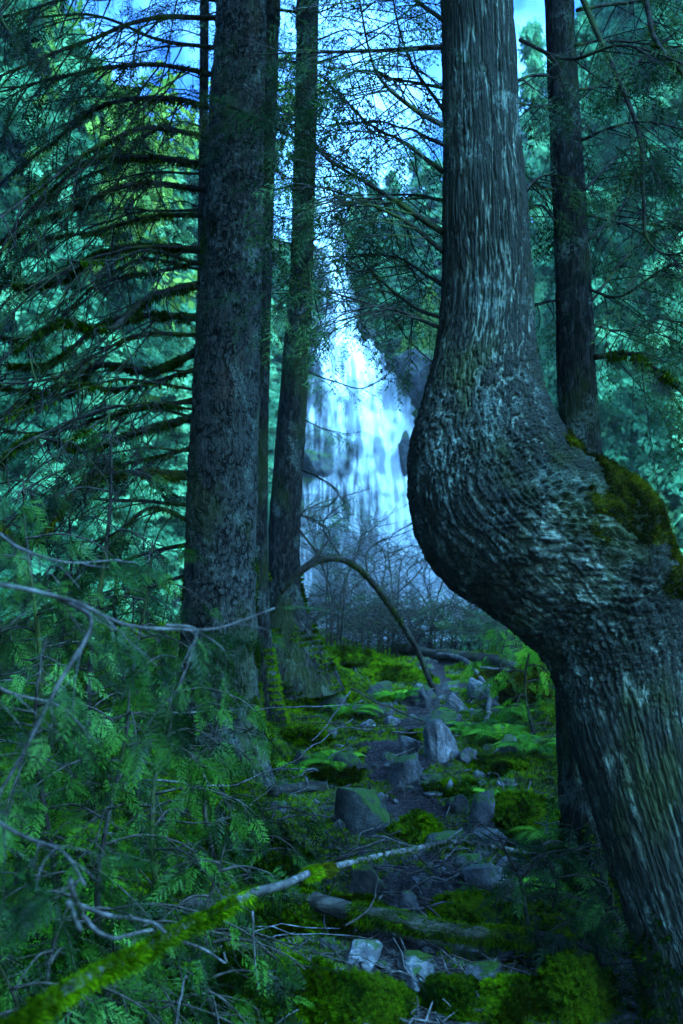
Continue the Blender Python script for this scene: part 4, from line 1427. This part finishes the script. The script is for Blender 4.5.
def fern(px, py, size, label, nf=8, group=None, mat='fern'):
    q, d = on_ground(px, py)
    o = thing('fern', q, label, 'fern', group)
    for k in range(nf):
        mb = MB()
        frond(mb, q, 6.283 * k / nf + wr.uniform(-.4, .4), size * wr.uniform(.7, 1.15), wr.uniform(.5, 1.0), wr)
        mb.build('frond', M[mat], o)
    return o


for px, py, s, lb in [(472, 735, .38, 'bright fern between the curved root and the palest rock'), (505, 742, .42, 'fern at the right of the boulders under the elbow'), (535, 752, .4, 'fern left of the dark trunk, behind the moss hump'), (545, 835, .32, 'fern right of the mossy hump at the path edge'),
                      (300, 770, .35, 'fern in front of the slim tree root'), (335, 768, .3, 'fern between the slim tree root and the large dark boulder'), (398, 700, .35, 'fern on the bank left of the arching stem'), (350, 715, .35, 'fern on the mossy bank below the crest'),
                      (20, 965, .42, 'fern at the bottom left edge under the blurred twigs'), (60, 910, .4, 'fern behind the looping grey twigs'), (500, 800, .26, 'small fern behind the square grey block'), (545, 890, .26, 'small fern beside the moss cover over the log end'),
                      (455, 715, .25, 'small fern beside the flat dark slab'), (318, 672, .35, 'fern on the crest right of the leaning tree'), (520, 715, .35, 'fern just below the crest log end')]:
    fern(px, py, s, lb)


# ------------------------------------------------------------------ young cedars and undergrowth at the left
def sapling(px, y, ht, label, n_br=14, blen=.55, size=.15, leaf='sapling_leaf', tm=CEDAR, lean_=0.0, keep=.85, name='cedar_sapling', group='young cedars in the undergrowth'):
    x = Q(px, 700, y)[0]
    z = float(G(x, y))
    o = thing(name, (x, y, z), label, 'sapling', group)
    t = np.linspace(0, 1, 10)
    sp = np.stack([x + lean_ * t ** 2 + .04 * np.sin(t * 6 + px), y + .05 * np.cos(t * 5 + px), z - .05 + ht * t], 1)
    mb = MB()
    tube(mb, sp, np.linspace(.018, .004, 10) * (ht / 1.3) ** .5, 7, .2, px)
    mb.build('stem', M['branch_bark'], o, smooth=True)
    for k in range(n_br):
        u = .12 + .86 * (k + wr.uniform(0, .8)) / n_br
        i = u * 9
        a = sp[int(i)] * (1 - i % 1) + sp[min(9, int(i) + 1)] * (i % 1)
        az = k * 2.4 + wr.uniform(-.5, .5)
        ln = blen * (1.15 - .75 * u) * wr.uniform(.7, 1.2)
        d = np.array([math.cos(az), math.sin(az), 0])
        pts = [a, a + d * ln * .4 + [0, 0, .06 * ln], a + d * ln * .8 + [0, 0, -.06 * ln], a + d * ln + [0, 0, -.2 * ln]]
        mb, tips = MB(), []
        limb(mb, tips, pts, .006, .002, wr, 7, ln * .42, .25, t0=.15, sub=1, sides=4, tw_r=.0025, n=12)
        b = mb.build('branch', M['twig_bark'], o)
        mb = MB()
        sprays(mb, tm, tips, size, wr, keep, down=.25, roll=.9, tone=.45)
        if mb.n:
            mb.build('foliage', M[leaf], b)
    return o


SAPS = [(-30, 3.2, 1.2, 'young cedar at the left edge behind the blurred branch'), (50, 3.5, 1.3, 'young cedar just right of the left edge under the blurred branch'), (115, 3.4, 1.2, 'young cedar below the middle of the blurred branch'), (165, 3.9, 1.25, 'young cedar in front of the spruce foot, left side'),
        (215, 4.5, .95, 'small cedar right in front of the spruce foot'), (30, 4.2, 1.75, 'taller young cedar in the second row at the left edge'), (97, 5.0, 2.1, 'tall thin sapling with a bare dark stem before the spruce branches'), (140, 4.8, 1.5, 'young cedar in the second row left of the spruce'),
        (-15, 5.4, 1.9, 'dark young cedar far back at the left edge'), (60, 5.9, 1.6, 'dark young cedar behind the tall thin sapling'), (70, 3.0, .7, 'low cedar seedling above the fallen branch, left'), (150, 3.3, .6, 'low cedar seedling above the fallen branch, middle'),
        (215, 3.5, .7, 'low cedar seedling beside the dark moss bank'), (10, 2.7, .6, 'low cedar seedling at the bottom left corner'), (255, 4.6, .55, 'tiny cedar seedling right of the spruce foot'), (120, 6.2, 1.3, 'dark young cedar between the spruce and the tall thin sapling')]
for i, (px, y, ht, lb) in enumerate(SAPS):
    sapling(px, y, ht, lb, 16 if ht > 1 else 10, .62 if ht > 1 else .42, .12, 'sapling_leaf' if i % 4 == 1 else 'dark_leaf', keep=.6)  # most take the darker leaf colour, standing in for shade at the lower left
for px, y, ht, lb in [(545, 4.3, .5, 'small cedar seedling before the dark trunk'), (600, 4.1, .42, 'tiny seedling in front of the dark trunk foot'), (530, 7.2, .9, 'leafy green sapling under the elbow, left of the dark trunk'), (505, 8.2, .8, 'bright sapling behind the ferns under the elbow')]:
    sapling(px, y, ht, lb, 9, .35, .12, 'fern' if y > 6 else 'sapling_leaf', keep=.6)

# blurred branches reaching in from a young cedar close to the camera, outside the frame
near = thing('cedar_sapling', (-1.25, 1.95, float(G(-1.25, 1.95))), 'out of focus young cedar reaching in from the left edge with bare grey branches', 'sapling', None)
mb = MB()
tube(mb, spline(np.array([[-1.25, 1.95, -.3], [-1.2, 1.97, .5], [-1.22, 1.95, 1.2], [-1.15, 1.9, 1.9], [-1.1, 1.9, 2.3]]), 20), np.linspace(.022, .012, 20), 8, .2)
mb.build('stem', M['grey_twig'], near, smooth=True)
for pts, y0, y1, r, nt in [([(-270, 560), (-60, 575), (60, 598), (110, 615), (165, 625), (215, 628), (275, 608)], 1.95, 2.15, .007, 13), ([(60, 598), (92, 622), (60, 680), (30, 740), (0, 792), (-30, 830)], 2.03, 1.9, .006, 9), ([(165, 625), (195, 630), (190, 655), (178, 690), (165, 700)], 2.1, 2.15, .004, 6),
                           ([(-250, 500), (-40, 520), (20, 545), (70, 560), (120, 560)], 1.95, 2.3, .005, 10), ([(-250, 660), (-60, 660), (10, 690), (60, 705), (90, 740)], 1.95, 2.2, .005, 9), ([(-230, 760), (-60, 790), (20, 830), (60, 850), (85, 885)], 1.95, 1.7, .005, 8)]:
    pix_branch(near, 'branch', pts, y0, y1, r, .002, M['grey_twig'], M['sapling_leaf'], wr, nt, .16, .35, .8, .09, tm=CEDAR, sub=1, tw_r=.002, t0=.3)

# bare dark sapling before the dark trunk
bs = thing('bare_sapling', Q(520, 905, 4.2), 'bare dark twiggy sapling leaning right in front of the dark trunk', 'sapling')
for pts, r in [([(528, 925), (520, 880), (505, 850), (498, 835)], .010), ([(520, 880), (545, 855), (575, 848), (605, 834)], .007), ([(552, 858), (575, 850), (590, 850), (608, 848)], .005), ([(524, 900), (560, 895), (600, 905), (620, 900)], .005), ([(568, 850), (572, 825), (576, 800), (580, 785)], .005)]:
    pix_branch(bs, 'branch', pts, 4.2, 4.1, r, .002, M['twig_bark'], M['sapling_leaf'], wr, 5, .16, .2, .4, .09, tm=CEDAR, sub=1, tw_r=.003)

# ------------------------------------------------------------------ moss, litter and low leaves: uncountable
gr = np.random.default_rng(51)


def ground_pts(n, y0, y1, xs_, keep):
    y = y0 + (y1 - y0) * gr.random(n) ** 1.3
    x = path_x(y) + gr.uniform(-xs_, xs_, n) * (.45 + .09 * y)
    k = keep(x, y)
    x, y = x[k], y[k]
    return np.stack([x, y, gz(x, y)], 1)


def moss_keep(x, y):
    off = np.abs(x - path_x(y))
    n = fbm(np.stack([x * 2.2, y * 2.2, x * 0], -1), 3)
    return (sstep(.0, .45, off) + n * 1.7) > .34


p = ground_pts(300000, 3.2, 12.3, 2.6, moss_keep)
mb = MB()
up = np.tile([0, 0, 1.0], (len(p), 1)) + gr.normal(0, .35, p.shape)
scatter(mb, TUFT[1], p - [0, 0, .004], basis(np.cross(up, [.3, .9, .1]), up), (.009 + .0019 * p[:, 1]) * gr.uniform(.6, 1.6, len(p)), gr.uniform(-.5, .5, len(p)))
mo = mb.build('moss_carpet', M['moss'])
tag(mo, 'green moss carpeting the ground on both sides of the path', 'moss', kind='stuff')

p = ground_pts(60000, 3.3, 11.5, 1.2, lambda x, y: np.abs(x - path_x(y)) < .9)
mb = MB()
an = gr.uniform(0, 6.283, len(p))
d = np.stack([np.cos(an), np.sin(an), gr.normal(0, .15, len(p))], 1)
scatter(mb, lens_quads([((-.5, 0, 0), (.5, 0, 0), .035)]), p + [0, 0, .008], basis(d, np.tile([0, 0, 1.0], (len(p), 1))), gr.uniform(.02, .11, len(p)) , gr.uniform(-.5, .5, len(p)))
lt = mb.build('needle_litter', M['pale_wood'])
tag(lt, 'brown needles and bits of twig littering the path', 'litter', kind='stuff')

p = ground_pts(9000, 2.2, 12.4, 3.6, lambda x, y: (np.abs(x - path_x(y)) > .75) & ((x < 0) | (y > 5.2)) & (fbm(np.stack([x * 1.6, y * 1.6, x * 0 + 4], -1), 3) > -.05))
mb = MB()
an = gr.uniform(0, 6.283, len(p))
d = np.stack([np.cos(an), np.sin(an), gr.uniform(.1, .9, len(p))], 1)
for k in range(3):
    s = slice(k, None, 3)
    scatter(mb, CEDAR_LO[k], p[s], basis(d[s], np.tile([0, 0, 1.0], (len(p[s]), 1)) + gr.normal(0, .3, p[s].shape)), gr.uniform(.08, .2, len(p[s])), gr.uniform(-.5, .3, len(p[s])))
lo = mb.build('low_undergrowth', M['dark_leaf'])
tag(lo, 'low dark green leaves covering the banks of the path', 'undergrowth', kind='stuff')

p = ground_pts(12000, 4.6, 12.2, 2.6, lambda x, y: (((x - path_x(y)) > .28) | ((x - path_x(y)) < -.55)) & (fbm(np.stack([x * 2, y * 2, x * 0 + 8], -1), 3) > -.02))
mb = MB()
an = gr.uniform(0, 6.283, len(p))
d = np.stack([np.cos(an), np.sin(an), gr.uniform(.1, 1.1, len(p))], 1)
for k in range(3):
    s = slice(k, None, 3)
    scatter(mb, CEDAR_LO[k], p[s], basis(d[s], np.tile([0, 0, 1.0], (len(p[s]), 1)) + gr.normal(0, .3, p[s].shape)), gr.uniform(.05, .15, len(p[s])), gr.uniform(-.5, .3, len(p[s])))
lo = mb.build('leafy_ground_cover', M['fern'])
tag(lo, 'bright green small leaves among the moss and rocks', 'ground cover', kind='stuff')

# ------------------------------------------------------------------ unseen trees added round the camera to shade the near wood
POLE = pole_trunk(14, .22, 5).mesh('trunk')
POLE.materials.append(M['dark_bark'])
for k, (x, y) in enumerate([(-3.4, -1.5), (-6.5, .5), (6.8, 1.0), (-1.6, -5.0), (2.0, -6.0), (-5.2, -5.2), (2.6, -3.0), (-5.2, .6), (-3.6, -2.6), (-6.4, 3.2), (0, -9.5), (-4.0, -10), (4.2, -10.5), (-8.5, -3), (8.8, -2.8)]):
    o = thing('conifer_tree', (x, y, -.3), 'tall dark conifer added out of view to shade the near wood', 'tree', 'conifers added out of view for shade')
    t_ = bpy.data.objects.new('trunk', POLE)
    COL.objects.link(t_)
    t_.parent = o
    c_ = bpy.data.objects.new('crown', HI[k % 2])
    COL.objects.link(c_)
    c_.parent = o
    c_.location = (0, 0, 4.9 if x == 2.6 else 1.6 if x in (-5.2, -3.6, -6.4) else 6.2 + (k * .37) % 1.2)  # lower crowns are set to block light from the lower left undergrowth
    c_.rotation_euler = (0, 0, k * 1.3)
    c_.scale = (1.1, 1.1, 1.0) if x == 2.6 else (1.35, 1.35, 1.0)

# ------------------------------------------------------------------ spray drifting off the falls
def drift(name, c, rad, dens, label):
    mb = MB()
    mb.add(ICO_V * (1 + .2 * fbm(ICO_V * 1.5 + dens * 40, 3))[:, None] * rad + c, None, ICO_T)
    tag(mb.build(name, volume_mat(name, (.95, .97, 1), dens)), label, 'mist', kind='stuff')


drift('mist', Q(410, 610, 38.0), np.array([7.0, 5.5, 3.8]), .022, 'pale blue spray drifting low in front of the waterfall foot')

HAZE, SKYTINT, SKY, SUN, SUNCOL, EXPO = .0006, (.11, .42, 1.0), .085, 1.5, (.14, .5, 1.0), 4.1
# ------------------------------------------------------------------ air, light, camera
mb = MB()
X0, X1, Y0, Y1, Z0, Z1 = -95, 95, -35, 145, -8.5, 62
v = [(x, y, z) for z in (Z0, Z1) for y in (Y0, Y1) for x in (X0, X1)]
mb.add(v, [(0, 2, 3, 1), (4, 5, 7, 6), (0, 1, 5, 4), (2, 6, 7, 3), (0, 4, 6, 2), (1, 3, 7, 5)])
hz = mb.build('haze', volume_mat('haze', (.9, .95, 1), HAZE))
hz['kind'] = 'stuff'

w = bpy.data.worlds.new('World')
sc.world = w
w.use_nodes = True
nt = w.node_tree
bg = nt.nodes['Background']
sky = nt.nodes.new('ShaderNodeTexSky')
sky.sky_type = 'NISHITA'
sky.sun_disc = False
SUN_EL, SUN_AZ = 48, 138   # degrees; azimuth clockwise from +Y
sky.sun_elevation = R(SUN_EL)
sky.sun_rotation = R(SUN_AZ)
sky.air_density, sky.dust_density, sky.ozone_density = 1.0, 2.0, 2.0
mx = nt.nodes.new('ShaderNodeMix')
mx.data_type, mx.blend_type = 'RGBA', 'MULTIPLY'
mx.inputs[0].default_value = 1
nt.links.new(sky.outputs[0], mx.inputs[6])
mx.inputs[7].default_value = (*SKYTINT, 1)
tc = nt.nodes.new('ShaderNodeTexCoord')
cn = nt.nodes.new('ShaderNodeTexNoise')
cn.inputs['Scale'].default_value = 7
cn.inputs['Detail'].default_value = 6
nt.links.new(tc.outputs['Generated'], cn.inputs['Vector'])
cr = nt.nodes.new('ShaderNodeValToRGB')
cr.color_ramp.elements[0].position, cr.color_ramp.elements[1].position = .40, .58
cr.color_ramp.elements[0].color = (.5, .55, .62, 1)
cr.color_ramp.elements[1].color = (4.6, 2.9, 1.8, 1)
nt.links.new(cn.outputs['Fac'], cr.inputs['Fac'])
cl = nt.nodes.new('ShaderNodeMix')
cl.data_type, cl.blend_type = 'RGBA', 'MULTIPLY'
cl.inputs[0].default_value = 1
nt.links.new(mx.outputs[2], cl.inputs[6])
nt.links.new(cr.outputs['Color'], cl.inputs[7])
nt.links.new(cl.outputs[2], bg.inputs['Color'])
bg.inputs['Strength'].default_value = SKY

sun = bpy.data.lights.new('sun', 'SUN')
sun.energy = SUN
sun.angle = R(14)
sun.color = SUNCOL
so = bpy.data.objects.new('sun', sun)
COL.objects.link(so)
dv = Vector((math.sin(R(SUN_AZ)) * math.cos(R(SUN_EL)), math.cos(R(SUN_AZ)) * math.cos(R(SUN_EL)), math.sin(R(SUN_EL))))
so.rotation_euler = dv.to_track_quat('Z', 'Y').to_euler()

cam = bpy.data.cameras.new('camera')
cam.sensor_fit = 'VERTICAL'
cam.sensor_height, cam.sensor_width = SENS, SENS * W / H
cam.lens = LENS
cam.clip_start, cam.clip_end = .05, 1000
cam.dof.use_dof = True
cam.dof.focus_distance = 4.6
cam.dof.aperture_fstop = 3.4
co = bpy.data.objects.new('camera', cam)
COL.objects.link(co)
co.location = EYE
co.rotation_euler = (R(90) + PITCH, 0, 0)
sc.camera = co

vs = sc.view_settings
vs.view_transform, vs.look, vs.gamma = 'Standard', 'None', 1
vs.use_curve_mapping = False
vs.exposure = EXPO
sc.render.engine = 'CYCLES'
cy = sc.cycles
cy.max_bounces, cy.diffuse_bounces, cy.glossy_bounces, cy.transmission_bounces, cy.transparent_max_bounces, cy.volume_bounces = 5, 3, 2, 2, 12, 0
cy.use_adaptive_sampling = True
cy.adaptive_threshold = .02
cy.use_denoising = True
